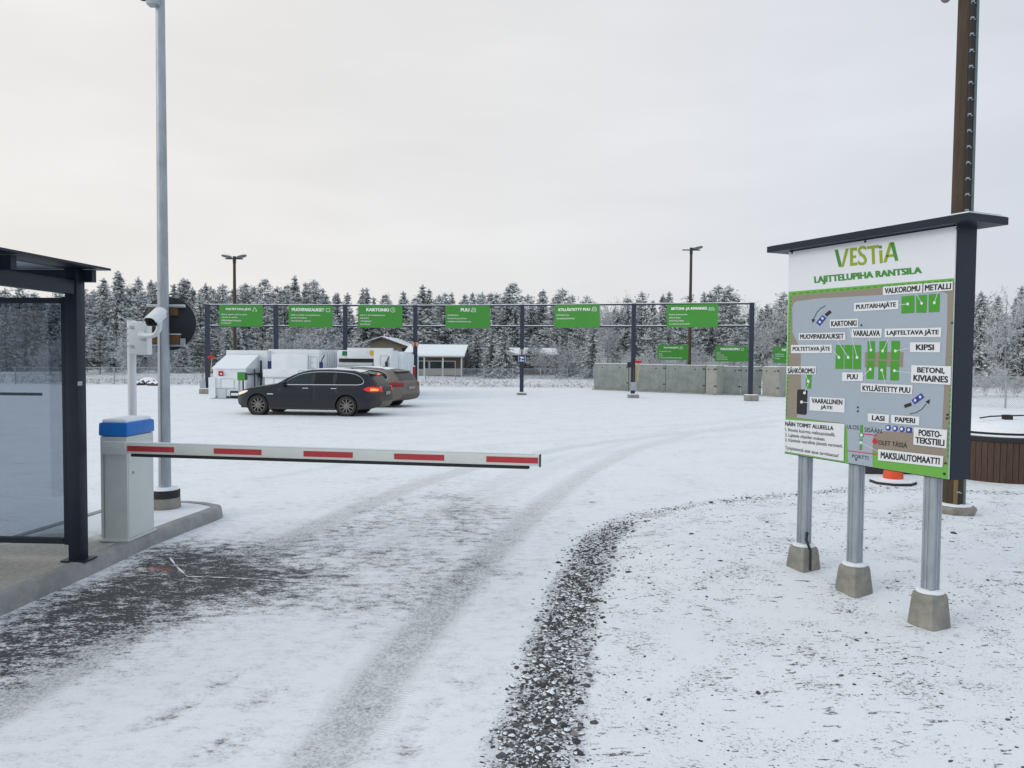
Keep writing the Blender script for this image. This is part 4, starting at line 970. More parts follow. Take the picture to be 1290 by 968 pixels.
b_ = MB(); b_.box((0, 0, 0), (.25, .20, hh), bev=.03); b_.build('box', M['red_plastic'], EX, smooth=40)
b_ = MB(); b_.box((-.04, -.103, -.02), (.10, .006, hh*.6), bev=.002); b_.build('window', mat('red_clear_window', (.30, .02, .03), .2), EX)
b_ = MB(); b_.box((0, 0, hh/2+.02), (.24, .19, .05), bev=.02); b_.build('snow_cap', M['snow'], EX, smooth=60)
def tool(kind, i, dx, z0, z1, label):
    P = allp[i]; o = thing(kind, label, kind.replace('_', ' '), (P.x+dx, P.y-.2, 0))
    b_ = MB(); b_.tube((0, 0, z0), (.02*(1 if dx > 0 else -1), .06, z1), .016, n=8); b_.build('handle', M['yellow'] if kind == 'broom' else M['wood_block'], o)
    b_ = MB()
    if kind == 'broom': b_.box((0, 0, z1+.02), (.27, .06, .06), bev=.01); b_.box((0, 0, z1+.075), (.25, .05, .06), taper=1.1); b_.build('brush_head', M['red_plastic'], o)
    elif kind == 'snow_shovel': b_.box((0, 0, z0-.12), (.28, .03, .36), bev=.01, taper=.9); b_.build('blade', M['galv'], o)
    else: b_.box((0, 0, z1), (.16, .05, .22), bev=.01); b_.build('head', M['black'], o)
    return o
tool('broom', 0, .22, .95, 1.56, 'broom with red head hanging upside down on the leftmost gantry post')
tool('snow_shovel', 0, -.14, .5, 1.35, 'grey shovel hanging on the leftmost gantry post')
tool('broom', 5, .18, .75, 1.50, 'broom with red head hanging upside down on the tool post before the concrete wall')
tool('snow_shovel', 5, .0, .62, 1.40, 'grey shovel with blade down on the tool post before the concrete wall')
tool('brush', 5, -.20, .25, 1.42, 'long handled black brush on the tool post before the concrete wall')

# ------------------------------------------------------------------ white compactors and containers
def bx(b__, x0, x1, y0, y1, z0, z1, mi=0, bev=0.012): b__.box(((x0+x1)/2, (y0+y1)/2, (z0+z1)/2), (x1-x0, y1-y0, z1-z0), mi, bev=bev)
def slabpoly(b__, pts, x0, x1, mi=0):     # side profile (y,z) extruded along x
    n = len(pts); vs = [(x0, y, z) for y, z in pts]+[(x1, y, z) for y, z in pts]
    b__.add(vs, [tuple(range(n)), tuple(range(2*n-1, n-1, -1))]+[(i, n+i, n+(i+1) % n, (i+1) % n) for i in range(n)], mi)
def frame_rect(b__, x0, x1, z0, z1, y, t=.02, d=.012, mi=0):
    b__.box(((x0+x1)/2, y, z1), (x1-x0, d, t), mi); b__.box(((x0+x1)/2, y, z0), (x1-x0, d, t), mi); b__.box((x0, y, (z0+z1)/2), (t, d, z1-z0-t), mi); b__.box((x1, y, (z0+z1)/2), (t, d, z1-z0-t), mi)
DY = 30.3
def zz(py, px=320, Y=DY): return atY(px, py, Y).z
def xx(px, Y=DY): return atY(px, 475, Y).x
def container_body(o, x0, x1, y0, y1, z0, z1):
    b_ = MB(); bx(b_, x0, x1, y0, y1, z0, z1); n = int((y1-y0)/.42)
    for k in range(n+1): b_.box((x1+.03, y0+.1+(y1-y0-.2)*k/n, (z0+z1)/2), (.06, .12, z1-z0-.12), bev=.02)
    for k in range(n+1): b_.box((x0-.03, y0+.1+(y1-y0-.2)*k/n, (z0+z1)/2), (.06, .12, z1-z0-.12), bev=.02)
    b_.build('container_shell', M['container'], o, smooth=40)
    b_ = MB(); b_.box(((x0+x1)/2, (y0+y1)/2, z1+.02), (x1-x0-.05, y1-y0-.05, .05), bev=.02); b_.build('snow_cover', M['snow'], o, smooth=60)
    b_ = MB()
    for sy in (y0+.5, y1-.5):
        for sx in (x0+.3, x1-.3): b_.tube((sx-.08, sy, .1), (sx+.08, sy, .1), .1, n=14)
    b_.build_each('roller', M['dark_gap'], o)
# first: waste compactor with slanting lid
C1 = thing('waste_compactor', 'white waste compactor with a sloping lid and red label, leftmost container', 'compactor', (0, 0, 0))
x0, x1 = xx(268.5), xx(309); zl = zz(465.5); zt1 = zz(449, 340, DY+1.55)
b_ = MB(); slabpoly(b_, [(DY, .10), (DY, zl), (DY+1.55, zt1), (DY+1.55, .10)], x0, x1); b_.build('hopper', M['container'], C1)
b_ = MB(); slabpoly(b_, [(DY-.03, zl+.004), (DY-.03, zl+.045), (DY+1.52, zt1+.05), (DY+1.52, zt1+.01)], x0-.04, x1+.03); b_.build('snowy_lid', M['snow'], C1)
b_ = MB(); bx(b_, xx(264), xx(272.5), DY-.12, DY+.5, 0.03, zz(476)); b_.build('side_cabinet', M['container'], C1)
b_ = MB(); bx(b_, x0+.12, xx(302), DY-.05, DY-.002, .42, zl-.28); b_.build('front_panel', M['container'], C1)
b_ = MB(); frame_rect(b_, xx(278.5), xx(295.5), zz(490), zz(477.5), DY-.06); b_.build('hatch_frame', M['container_grey'], C1)
b_ = MB(); b_.box((xx(279), DY-.06, zz(471)), (.19, .012, .19)); b_.build('red_label', M['red_plastic'], C1); 
b_ = MB(); b_.box((xx(279.3), DY-.068, zz(471.4)), (.07, .006, .06)); b_.build('label_print', M['p_white'], C1)
b_ = MB(); bx(b_, xx(290), xx(309)+.2, DY-.03, DY+.9, .05, .30, bev=.005); b_.build('pocket', M['dark_gap'], C1)
b_ = MB(); slabpoly(b_, [(DY-.06, .02), (DY-.06, .38), (DY+.3, .38), (DY+.3, .02)], xx(274.5), xx(285)); b_.build('foot_bracket', M['container_grey'], C1)
b_ = MB(); bx(b_, xx(291.5), xx(303), DY-.07, DY-.04, .12, .22, bev=.004); b_.build('drawbar', M['container'], C1)
b_ = MB(); bx(b_, x1, x1+.02, DY+.15, DY+1.5, zz(473), zl+.02, bev=.003); frame_rect
b_.build('side_panel', M['container_grey'], C1)
b_ = MB(); b_.tube((x1+.06, DY+.2, zz(472)), (x1+.06, DY+1.6, zz(472)), .03, n=8); b_.tube((x1+.07, DY+.9, .3), (x1+.07, DY+.9, zz(466)), .025, n=8); b_.box((x1+.12, DY+1.5, zz(474)), (.14, .18, .2)); b_.tube((x1+.1, DY+1.6, .2), (x1+.1, DY+1.6, zz(455)), .04, n=8); b_.build('hydraulic_pipe', M['dark_gap'], C1)
b_ = MB(); bx(b_, xx(285, DY+1.6), xx(337, DY+1.6), DY+1.6, DY+2.2, .2, zz(441.5, 310, DY+1.6)); b_.build('rear_wall', M['container'], C1)
container_body(C1, xx(287, DY+2.2), xx(332, DY+2.2), DY+2.25, DY+5.5, .2, zz(443, 310, DY+2.2))
b_ = MB(); b_.box((xx(331), DY+.9, zz(461)), (.16, .12, .36), bev=.02); b_.build('hydraulic_unit', mat('dark_blue_paint', (.01, .02, .12), .4), C1)
# second
C2 = thing('waste_compactor', 'white compactor with a tall plain box front behind the bonnet of the dark car', 'compactor', (0, 0, 0))
x0, x1 = xx(337), xx(383); zt2 = zz(446)
b_ = MB(); bx(b_, x0, x1, DY+.5, DY+1.9, 1.05, zt2); bx(b_, xx(331), xx(397), DY, DY+1.6, zz(475), zz(466)+.02); bx(b_, xx(333), xx(397), DY+.05, DY+1.6, .1, zz(475)); bx(b_, x1+.01, xx(397), DY+.62, DY+1.9, 1.05, zt2-.02)
b_.build('hopper', M['container'], C2, smooth=40)
b_ = MB(); frame_rect(b_, xx(344), xx(363), zz(497), zz(477), DY+.04); frame_rect(b_, xx(376), xx(383.5), zz(474), zz(466.5), DY-.01); b_.box((xx(364), DY+.04, zz(475.2)), (2.0, .03, .05)); b_.build('hatch_frame', M['container_grey'], C2)
b_ = MB(); frame_rect(b_, xx(386), xx(394.5), zz(464), zz(449), DY+.61, .02); b_.box((xx(388), DY+.61, zz(457)), (.06, .03, .05)); b_.build('control_door', M['container_grey'], C2)
b_ = MB(); b_.box((xx(398.5), DY+.7, zz(461.5)), (.17, .12, .34), bev=.02); b_.build('hydraulic_unit', bpy.data.materials['dark_blue_paint'], C2)
b_ = MB(); b_.path([(xx(399), DY+.68, zz(457)), (xx(401), DY+.7, zz(451)), (xx(403), DY+.75, zz(447))], .025, n=6); b_.build('hydraulic_hose', M['rubber'], C2)
container_body(C2, xx(337, DY+2.), xx(402, DY+1.9), DY+2.0, DY+6.5, .2, zz(441.8, 370, DY+2.))
# third
C3 = thing('waste_compactor', 'white compactor with dark loading slot and small green and yellow labels behind dark car', 'compactor', (0, 0, 0))
D3 = DY-.3; x0, x1 = xx(424.5, D3), xx(470, D3); xe = xx(493, D3)
b_ = MB(); bx(b_, x0, xe, D3+.25, D3+1.8, .1, zz(441.5, 450, D3)); bx(b_, x0-.02, x1, D3, D3+.5, .1, zz(463, 450, D3)); bx(b_, xx(437, D3), x1+.02, D3+.05, D3+.4, zz(452, 450, D3), zz(438.5, 450, D3)); bx(b_, x0-.02, xx(437, D3)-.02, D3+.1, D3+.4, zz(452, 450, D3), zz(443, 450, D3)); bx(b_, x1+.02, xe+.01, D3+.02, D3+.5, .1, zz(438.5, 450, D3))
b_.build('hopper', M['container'], C3, smooth=40)
b_ = MB(); bx(b_, xx(426, D3), xx(469.3, D3), D3+.15, D3+.26, zz(456.5, 450, D3), zz(452.3, 450, D3), bev=.003); b_.build('loading_slot', M['dark_gap'], C3)
b_ = MB(); slabpoly(b_, [(D3+.03, zz(463, 450, D3)), (D3-.06, zz(459.5, 450, D3)), (D3+.1, zz(457, 450, D3)), (D3+.2, zz(463, 450, D3))], xx(426, D3), xx(469, D3)); b_.build('loading_lip', M['container_grey'], C3)
b_ = MB(); b_.box((xx(434, D3), D3-.01+.10, zz(445.5, 450, D3)), (.21, .02, .18)); b_.build('green_label', mat('dark_green_label', (.01, .17, .06), .4), C3)
b_ = MB(); b_.box((xx(468, D3), D3+.04, zz(444.8, 450, D3)), (.14, .02, .19)); b_.build('yellow_label', M['yellow'], C3)
b_ = MB(); b_.box((xx(463.5, D3), D3+.045, zz(444, 450, D3)), (.13, .01, .10)); b_.build('white_label', M['p_white'], C3)
b_ = MB(); frame_rect(b_, xx(479, D3), xx(490, D3), zz(464, 450, D3), zz(448, 450, D3), D3+.015, .02); b_.build('control_door', M['container_grey'], C3)
b_ = MB(); b_.box((xx(487, D3), D3-.02, zz(459, 450, D3)), (.10, .10, .22), bev=.015); b_.path([(xx(487.5, D3), D3-.02, zz(456, 450, D3)), (xx(489, D3), D3, zz(451, 450, D3)), (xx(491, D3), D3+.05, zz(448, 450, D3))], .02, n=6); b_.build('hydraulic_unit', M['rubber'], C3)
container_body(C3, xx(427, D3+2.), xx(509, D3+1.9), D3+1.9, D3+6.4, .2, zz(444.5, 480, D3+2.))
# fourth, right of it
# small green info post before the first compactor
GPp = at(303.5, 505.5)
GB = thing('info_stand', 'small green panel on a slim stand in front of the first container', 'sign stand', (GPp.x, GPp.y, 0))
zt4, zb4 = zz(469, 305, GPp.y), zz(479.5, 305, GPp.y)
b_ = MB(); b_.box((.02, 0, (zt4+zb4)/2), (.29, .035, zt4-zb4), bev=.005); b_.build('panel', M['green_sign'], GB)
b_ = MB(); b_.box((.19, .05, (zt4+zb4)/2), (.05, .14, zt4-zb4-.04)); b_.build('panel_back', M['dark_gap'], GB)
b_ = MB(); b_.box((-.06, 0, zb4/2), (.06, .04, zb4)); b_.build('post', M['galv'], GB)
b_ = MB(); b_.box((.07, .05, zb4/2), (.05, .04, zb4)); b_.build('rear_leg', M['dark_gap'], GB)

# ------------------------------------------------------------------ concrete wall elements of the bays
W0 = at(748, 491); W1 = at(888, 496.8)
def wall_elem(a, b__, h0, h1, th, label, m_, name='concrete_wall_element'):
    a = Vector((a.x, a.y, 0)); b__ = Vector((b__.x, b__.y, 0)); L_ = (b__-a).length; rz = math.atan2(b__.y-a.y, b__.x-a.x)
    o = thing(name, label, 'wall element', a, rz, 'concrete wall elements of the waste bays')
    vs = [(0.012, 0, 0), (L_-.012, 0, 0), (L_-.012, th, 0), (.012, th, 0), (.012, 0, h0), (L_-.012, 0, h1), (L_-.012, th, h1), (.012, th, h0)]
    b_ = MB(); b_.add(vs, [(0,3,2,1),(4,5,6,7),(0,1,5,4),(1,2,6,5),(2,3,7,6),(3,0,4,7)]); b_.build('slab', m_, o)
    b_ = MB(); b_.box((L_/2, -.10, .03), (L_-.03, .2, .06)); b_.build('footing', m_, o)
    b_ = MB()
    for fx in (.25, .75):
        b_.lathe([(.035, 0), (.035, .012), (0, .012)], 12, M=Matrix.Translation((L_*fx, -.001, h0*.86)) @ Rx(R(90)))
    b_.build_each('lifting_socket', M['dark_gap'], o)
    b_ = MB(); b_.box((L_-.06, -.01, h0*.88), (.16, .014, .05)); b_.box((L_-.06, -.01, h0*.3), (.14, .014, .05)); b_.build_each('joint_plate', M['dark_gap'], o)
    b_ = MB(); b_.box((L_/2, th/2, (h0+h1)/2+.012), (L_-.05, th-.02, .03), bev=.012); b_.build('snow_cap', M['snow'], o, smooth=60)
    return o
hw0 = atY(748, 458.2, W0.y).z; hw1 = atY(888, 461, W1.y).z
for i, (f0, f1, tx) in enumerate(((0, .335, 'behind the low ballast block'), (.335, .665, 'behind the tool post'), (.665, 1, 'below the PUUTARHAJÄTE sign'))):
    wall_elem(W0.lerp(W1, f0), W0.lerp(W1, f1), hw0+(hw1-hw0)*f0, hw0+(hw1-hw0)*f1, .16, ['leftmost grey concrete wall element of the bays, free left end', 'grey concrete wall element behind the tool post, middle of three', 'grey concrete wall element left of the pale divider, below PUUTARHAJÄTE'][i], M['concrete_wall'])
D0 = at(888.8, 497.2); D1 = at(902.5, 498)
wall_elem(D0, D1, atY(889, 460.5, D0.y).z, atY(902, 461.2, D1.y).z, .9, 'pale narrow concrete divider end between the wall and the VALKOROMU bay', M['concrete_pale'], 'concrete_divider')
B0 = at(903, 497.5); B1 = at(933, 498); B2 = at(959, 498.5)
wall_elem(B0, B1, atY(903, 462, B0.y).z, atY(933, 462.2, B1.y).z, .16, 'dark grey concrete wall element below the VALKOROMU sign', M['concrete_wall'])
wall_elem(B1, B2, atY(933, 462.2, B1.y).z, atY(959, 462.5, B2.y).z, .16, 'dark grey concrete wall element behind the rightmost gantry post', M['concrete_wall'])
E0 = at(960, 498.8); E1 = at(981, 500.5)
wall_elem(E0, E1, atY(960, 462.5, E0.y).z, atY(981, 462.6, E1.y).z, .7, 'pale concrete divider right of the rightmost gantry post', M['concrete_pale'], 'concrete_divider')
F0 = at(981.5, 500); F1_ = at(1012, 501); F2_ = at(1050, 502.)
wall_elem(F0, F1_, atY(981, 463, F0.y).z, atY(1012, 463, F1_.y).z, .16, 'dark concrete wall element half hidden by the information board', M['concrete_wall'])

# ------------------------------------------------------------------ chain link fences
def chain_mat():
    mm = bpy.data.materials.new('chain_link_wire'); mm.use_nodes = True; t = mm.node_tree; b = t.nodes['Principled BSDF']; l = t.links.new
    b.inputs['Base Color'].default_value = (.36, .38, .40, 1); b.inputs['Roughness'].default_value = .6
    c = t.nodes.new('ShaderNodeTexCoord'); s = t.nodes.new('ShaderNodeSeparateXYZ'); l(c.outputs['Object'], s.inputs[0])
    def m_(op, a, b__, c_=None):
        n = t.nodes.new('ShaderNodeMath'); n.operation = op
        for k_, x in enumerate((a, b__)):
            if isinstance(x, (int, float)): n.inputs[k_].default_value = x
            else: l(x, n.inputs[k_])
        return n.outputs[0]
    outs = []
    for op in ('ADD', 'SUBTRACT'):
        u = m_('MULTIPLY', m_(op, s.outputs[0], s.outputs[2]), 1/.075); f = m_('FRACT', u, 0); outs.append(m_('LESS_THAN', f, .13))
    o = m_('MAXIMUM', outs[0], outs[1]); l(o, b.inputs['Alpha']); return mm
M['chain'] = chain_mat()
def fence(pts, hs, sp, name, label):
    o = thing(name, label, 'fence', (pts[0].x, pts[0].y, 0)); a0 = pts[0]
    for (a, b__, h) in zip(pts[:-1], pts[1:], hs):
        a = Vector((a.x, a.y, 0)); b__ = Vector((b__.x, b__.y, 0)); L_ = (b__-a).length; n = max(1, round(L_/sp)); rz = math.atan2(b__.y-a.y, b__.x-a.x); base = a-Vector((a0.x, a0.y, 0))
        mb = MB(); mb.box((L_/2, 0, h/2+.02), (L_, .004, h-.04)); m_ = mb.build('wire_mesh', M['chain'], o, loc=base); m_.rotation_euler.z = rz
        mb = MB(); mb.tube((0, 0, h), (L_, 0, h), .02, n=6); mb.tube((0, 0, h*.5), (L_, 0, h*.5), .006, n=4); r_ = mb.build('top_rail', M['galv'], o, loc=base); r_.rotation_euler.z = rz
        for k in range(n+1):
            mb = MB(); q = base+(b__-a)*(k/n); mb.tube((q.x, q.y-.03, -.1), (q.x, q.y-.03, h+.05), .032, n=8); mb.build('post', M['galv'], o)
    return o
fence([at(20, 484.5), at(262, 484)], [atY(150, 463.5, at(150, 484.3).y).z], 2.3, 'chain_link_fence', 'low chain link fence at the left behind the payment island and galvanised pole')
fence([at(536, 480), at(780, 479)], [atY(650, 465, at(650, 479.5).y).z], 1.95, 'chain_link_fence', 'chain link fence behind the yard between the houses and the concrete wall')
rf0 = at(1150, 509.5); rf1 = at(1330, 517.5)
fence([rf0, rf1], [atY(1240, 474.5, at(1240, 514).y).z], 1.45, 'chain_link_fence', 'chain link fence at the right behind the wooden waste bin')

# ------------------------------------------------------------------ lamp posts far behind
def far_lamp(px, Y, pytop, heads, label):
    P = atY(px, 450, Y); zt_ = atY(px, pytop, Y).z
    o = thing('street_lamp', label, 'street lamp', (P.x, P.y, 0))
    b_ = MB(); b_.tube((0, 0, 0), (0, 0, zt_), .11, .075, n=14); b_.build('pole', M['wood_pole'], o, smooth=40)
    b_ = MB(); b_.box((0, -.02, zt_-.06), (heads[1]-heads[0], .06, .06)); b_.tube((0, 0, zt_-.3), (0, 0, zt_+.08), .095, n=10); b_.build('cross_arm', M['dark_gap'], o)
    b_ = MB(); b_.box((0.12, -.1, zt_*.52), (.08, .1, .14)); b_.build('fuse_box', M['white_paint'], o)
    for hx in heads[2:]:
        b_ = MB(); b_.lathe([(0, -.08), (.11, -.06), (.15, 0), (.12, .07), (0, .1)], 16, sx=2.2, M=Matrix.Translation((hx, -.05, zt_+.06)) @ Ry(R(-12 if hx > 0 else 12))); h_ = b_.build('lamp_head', mat('lamp_head_grey', (.13, .14, .15), .5) if 'lamp_head_grey' not in bpy.data.materials else bpy.data.materials['lamp_head_grey'], o, smooth=60)
        b_ = MB(); b_.lathe([(.13, .07), (.09, .13), (0, .15)], 14, sx=2.0, M=Matrix.Translation((hx, -.05, zt_+.06)) @ Ry(R(-12 if hx > 0 else 12))); b_.build('snow_cap', M['snow'], h_, smooth=60)
    return o
far_lamp(296, 44, 325, (-.5, .5, -.42, .42), 'dark wooden lamp post with two drooping heads behind the POLTETTAVA JÄTE sign')
far_lamp(868.5, 46, 314, (-.55, .5, .38), 'dark wooden lamp post with one snowy head behind the concrete wall')

# ------------------------------------------------------------------ houses beyond
def gable_house():
    Y = 66; A_ = atY(446, 446, Y); B_ = atY(516, 446, Y); ap = atY(482, 425.5, Y); ez = atY(446, 437.5, Y).z
    o = thing('gable_house', 'brown gabled house with dark roof edge seen above the white compactors', 'house', (ap.x, Y, 0)); ox = ap.x
    xl, xr = A_.x-ox, B_.x-ox; Dp = 9
    b_ = MB(); zw = ez+.05; b_.prism([(xl+.35, 0), (xr-.35, 0), (xr-.35, zw), (0, ap.z-.12), (xl+.35, zw)], Dp, M=Matrix.Translation((0, Dp, 0)) @ Rx(R(90)))
    b_.build('wall', mat('tan_boarding', (.30, .265, .205), .7, var=.12, vscale=3, stretch=(8, 1, .3)), o)
    b_ = MB()
    for x0_, z0_, x1_, z1_ in ((xl, ez, 0, ap.z), (xr, ez, 0, ap.z)):
        b_.prism([(x0_, z0_-.08), (x0_, z0_+.05), (x1_, z1_+.05), (x1_, z1_-.10)], Dp+.8, M=Matrix.Translation((0, Dp+.1, 0)) @ Rx(R(90)))
    rf = b_.build('roof', mat('dark_roof_edge', (.06, .05, .042), .7), o)
    b_ = MB()
    for x0_, z0_, x1_, z1_ in ((xl-.03, ez, 0, ap.z), (xr+.03, ez, 0, ap.z)):
        b_.prism([(x0_, z0_+.055), (x0_, z0_+.12), (x1_, z1_+.12), (x1_, z1_+.055)], Dp+.7, M=Matrix.Translation((0, Dp+.15, 0)) @ Rx(R(90)))
    b_.build('snow_cover', M['snow'], rf)
    b_ = MB(); b_.box((.9, -.02, 1.2), (1.0, .06, 1.0)); f_ = b_.build('window', M['white_paint'], o)
    b_ = MB(); b_.box((.9, -.055, 1.2), (.86, .02, .86)); b_.build('pane', M['dark_gap'], f_)
    b_ = MB(); b_.box((xr-.5, -.03, ez-.35), (.28, .05, .6)); b_.build('dark_shutter', M['dark_gap'], o)
gable_house()
def long_house(x0p, x1p, ypr, ype, ybase, Y, label, windows=True):
    A_ = atY(x0p, ype, Y); B_ = atY(x1p, ype, Y); rz_ = atY(x0p, ypr, Y+4).z; ez = A_.z
    o = thing('low_house', label, 'house', ((A_.x+B_.x)/2, Y, 0)); hw = (B_.x-A_.x)/2
    b_ = MB(); b_.box((0, 3.9, ez/2), (2*hw-.5, 6.6, ez)); b_.build('wall', mat('brown_boarding', (.13, .10, .08), .7, var=.15, vscale=3, stretch=(6, 1, .4)) if 'brown_boarding' not in bpy.data.materials else bpy.data.materials['brown_boarding'], o)
    b_ = MB(); slabpoly(b_, [(-.3, ez), (-.3, ez+.10), (4, rz_), (8.3, ez+.10), (8.3, ez), (4, rz_-.12)], -hw, hw); rf = b_.build('roof', mat('snowy_roof_edge', (.3, .29, .28), .7) if 'snowy_roof_edge' not in bpy.data.materials else bpy.data.materials['snowy_roof_edge'], o)
    b_ = MB(); slabpoly(b_, [(-.33, ez+.08), (-.33, ez+.2), (4, rz_+.14), (8.33, ez+.2), (8.33, ez+.08), (4, rz_+.02)], -hw-.03, hw+.03); b_.build('snow_cover', M['snow'], rf)
    if windows:
        for k in range(3):
            xc = -hw+.9+k*(2*hw-1.6)/3
            b_ = MB(); b_.box((xc+.5, .58, ez*.58), (1.0, .05, ez*.5)); f_ = b_.build('window', M['white_paint'], o)
            b_ = MB(); b_.box((xc+.5, .545, ez*.58), (.88, .02, ez*.42)); b_.build('pane', mat('dark_pane', (.03, .04, .05), .1) if 'dark_pane' not in bpy.data.materials else bpy.data.materials['dark_pane'], f_)
        b_ = MB()
        for k in range(4): b_.box((-hw+.2+k*(2*hw-.4)/3, -.15, ez/2), (.10, .10, ez))
        b_.build_each('porch_post', M['container_grey'], o)
        b_ = MB(); b_.box((0, -.16, ez*.28), (2*hw-.3, .05, ez*.3)); b_.build('porch_railing', mat('grey_railing', (.28, .27, .25), .7), o)
long_house(508, 585, 436, 450, 465, 58, 'long low house with white snowy roof and porch behind the red extinguisher box')
long_house(628, 705, 440, 448, 465, 64, 'snowy roofed low house half hidden by frosted bushes behind the blue notice', False)

# snow covered log pile / stones at the left
for k, (px, py, sx_, sz_, lab) in enumerate(((171, 485.5, .38, .16, 'dark snow dusted stone at the fence left of the white camera pole'), (187, 485, .55, .30, 'snow capped stone at the fence behind the traffic mirror pole'), (199, 486, .60, .17, 'flat snow capped stone at the fence right beside the galvanised pole'))):
    P = at(px, py); bm = bmesh.new(); bmesh.ops.create_icosphere(bm, subdivisions=2, radius=1)
    for v in bm.verts: v.co = Vector((v.co.x*sx_, v.co.y*.35, max(v.co.z, -.3)*sz_))*(1+.12*math.sin(v.co.x*5+k)*math.cos(v.co.y*7+k*2))
    b_ = MB(); b_.add([v.co[:] for v in bm.verts], [[v.index for v in f.verts] for f in bm.faces]); 
    o = b_.build('stone', bpy.data.materials['stone_brown'], smooth=60, loc=(P.x, P.y, sz_*.3)); tag(o, lab, 'stone')
    b_ = MB(); b_.add([(v.co.x*.98, v.co.y*.98, v.co.z+.04) for v in bm.verts], [[v.index for v in f.verts] for f in bm.faces if sum(v.co.z for v in f.verts)/3 > sz_*.25]); b_.build('snow_cap', M['snow'], o, smooth=60); bm.free()
# ------------------------------------------------------------------ cars
def spline(P, n=6):
    P = [Vector((*p, 0)) for p in P]; out_ = []
    for i in range(len(P)-1):
        p0, p1, p2, p3 = P[max(i-1, 0)], P[i], P[i+1], P[min(i+2, len(P)-1)]
        for k in range(n):
            t = k/n; q = .5*((2*p1)+(p2-p0)*t+(2*p0-5*p1+4*p2-p3)*t*t+(3*p1-p0-3*p2+p3)*t**3); out_.append((q.x, q.y))
    out_.append((P[-1].x, P[-1].y)); return out_
def dirt_paint(name, col, dirt, x0, x1, rough=.3):
    mm = bpy.data.materials.new(name); mm.use_nodes = True; t = mm.node_tree; b = t.nodes['Principled BSDF']; l = t.links.new
    c = t.nodes.new('ShaderNodeTexCoord'); s = t.nodes.new('ShaderNodeSeparateXYZ'); l(c.outputs['Object'], s.inputs[0])
    n = t.nodes.new('ShaderNodeTexNoise'); n.inputs['Scale'].default_value = 3; n.inputs['Detail'].default_value = 5; l(c.outputs['Object'], n.inputs[0])
    a = t.nodes.new('ShaderNodeMath'); a.operation = 'MULTIPLY_ADD'; l(n.outputs['Fac'], a.inputs[0]); a.inputs[1].default_value = .5; l(s.outputs[0], a.inputs[2])
    r = t.nodes.new('ShaderNodeMapRange'); l(a.outputs[0], r.inputs[0]); r.inputs[1].default_value = x0; r.inputs[2].default_value = x1
    z = t.nodes.new('ShaderNodeMapRange'); l(s.outputs[2], z.inputs[0]); z.inputs[1].default_value = .62; z.inputs[2].default_value = .22; z.inputs[4].default_value = .45
    mx_ = t.nodes.new('ShaderNodeMath'); mx_.operation = 'MAXIMUM'; l(r.outputs[0], mx_.inputs[0]); l(z.outputs[0], mx_.inputs[1])
    m_ = t.nodes.new('ShaderNodeMix'); m_.data_type = 'RGBA'; l(mx_.outputs[0], m_.inputs[0]); m_.inputs[6].default_value = (*col, 1); m_.inputs[7].default_value = (*dirt, 1); l(m_.outputs[2], b.inputs['Base Color'])
    q = t.nodes.new('ShaderNodeMapRange'); l(mx_.outputs[0], q.inputs[0]); q.inputs[3].default_value = rough; q.inputs[4].default_value = .75; l(q.outputs[0], b.inputs['Roughness'])
    b.inputs['Specular IOR Level'].default_value = .3; b.inputs['Coat Weight'].default_value = .12; b.inputs['Coat Roughness'].default_value = .12
    return mm
M['car_glass'] = mat('car_glass', (.008, .012, .017), .05, spec=.28); M['car_glass_teal'] = mat('car_glass_front', (.012, .028, .032), .05, spec=.35)
M['chrome'] = mat('chrome_trim', (.62, .64, .66), .2, .9); M['tyre'] = mat('tyre', (.022, .021, .021), .8, var=.2, vscale=20); M['rim'] = mat('rim_alloy', (.20, .19, .18), .45, .5, var=.15)
M['tail_red'] = mat('tail_light_red', (.5, .01, .015), .25, emit=(1, .02, .015), estr=.3); M['tail_dull'] = mat('unlit_tail_light', (.26, .012, .018), .35); M['tail_lit'] = mat('lit_tail_light', (.9, .2, .05), .3, emit=(1, .22, .04), estr=1.6)
M['head_lamp'] = mat('head_light', (.72, .68, .52), .2, emit=(1, .85, .55), estr=.25)
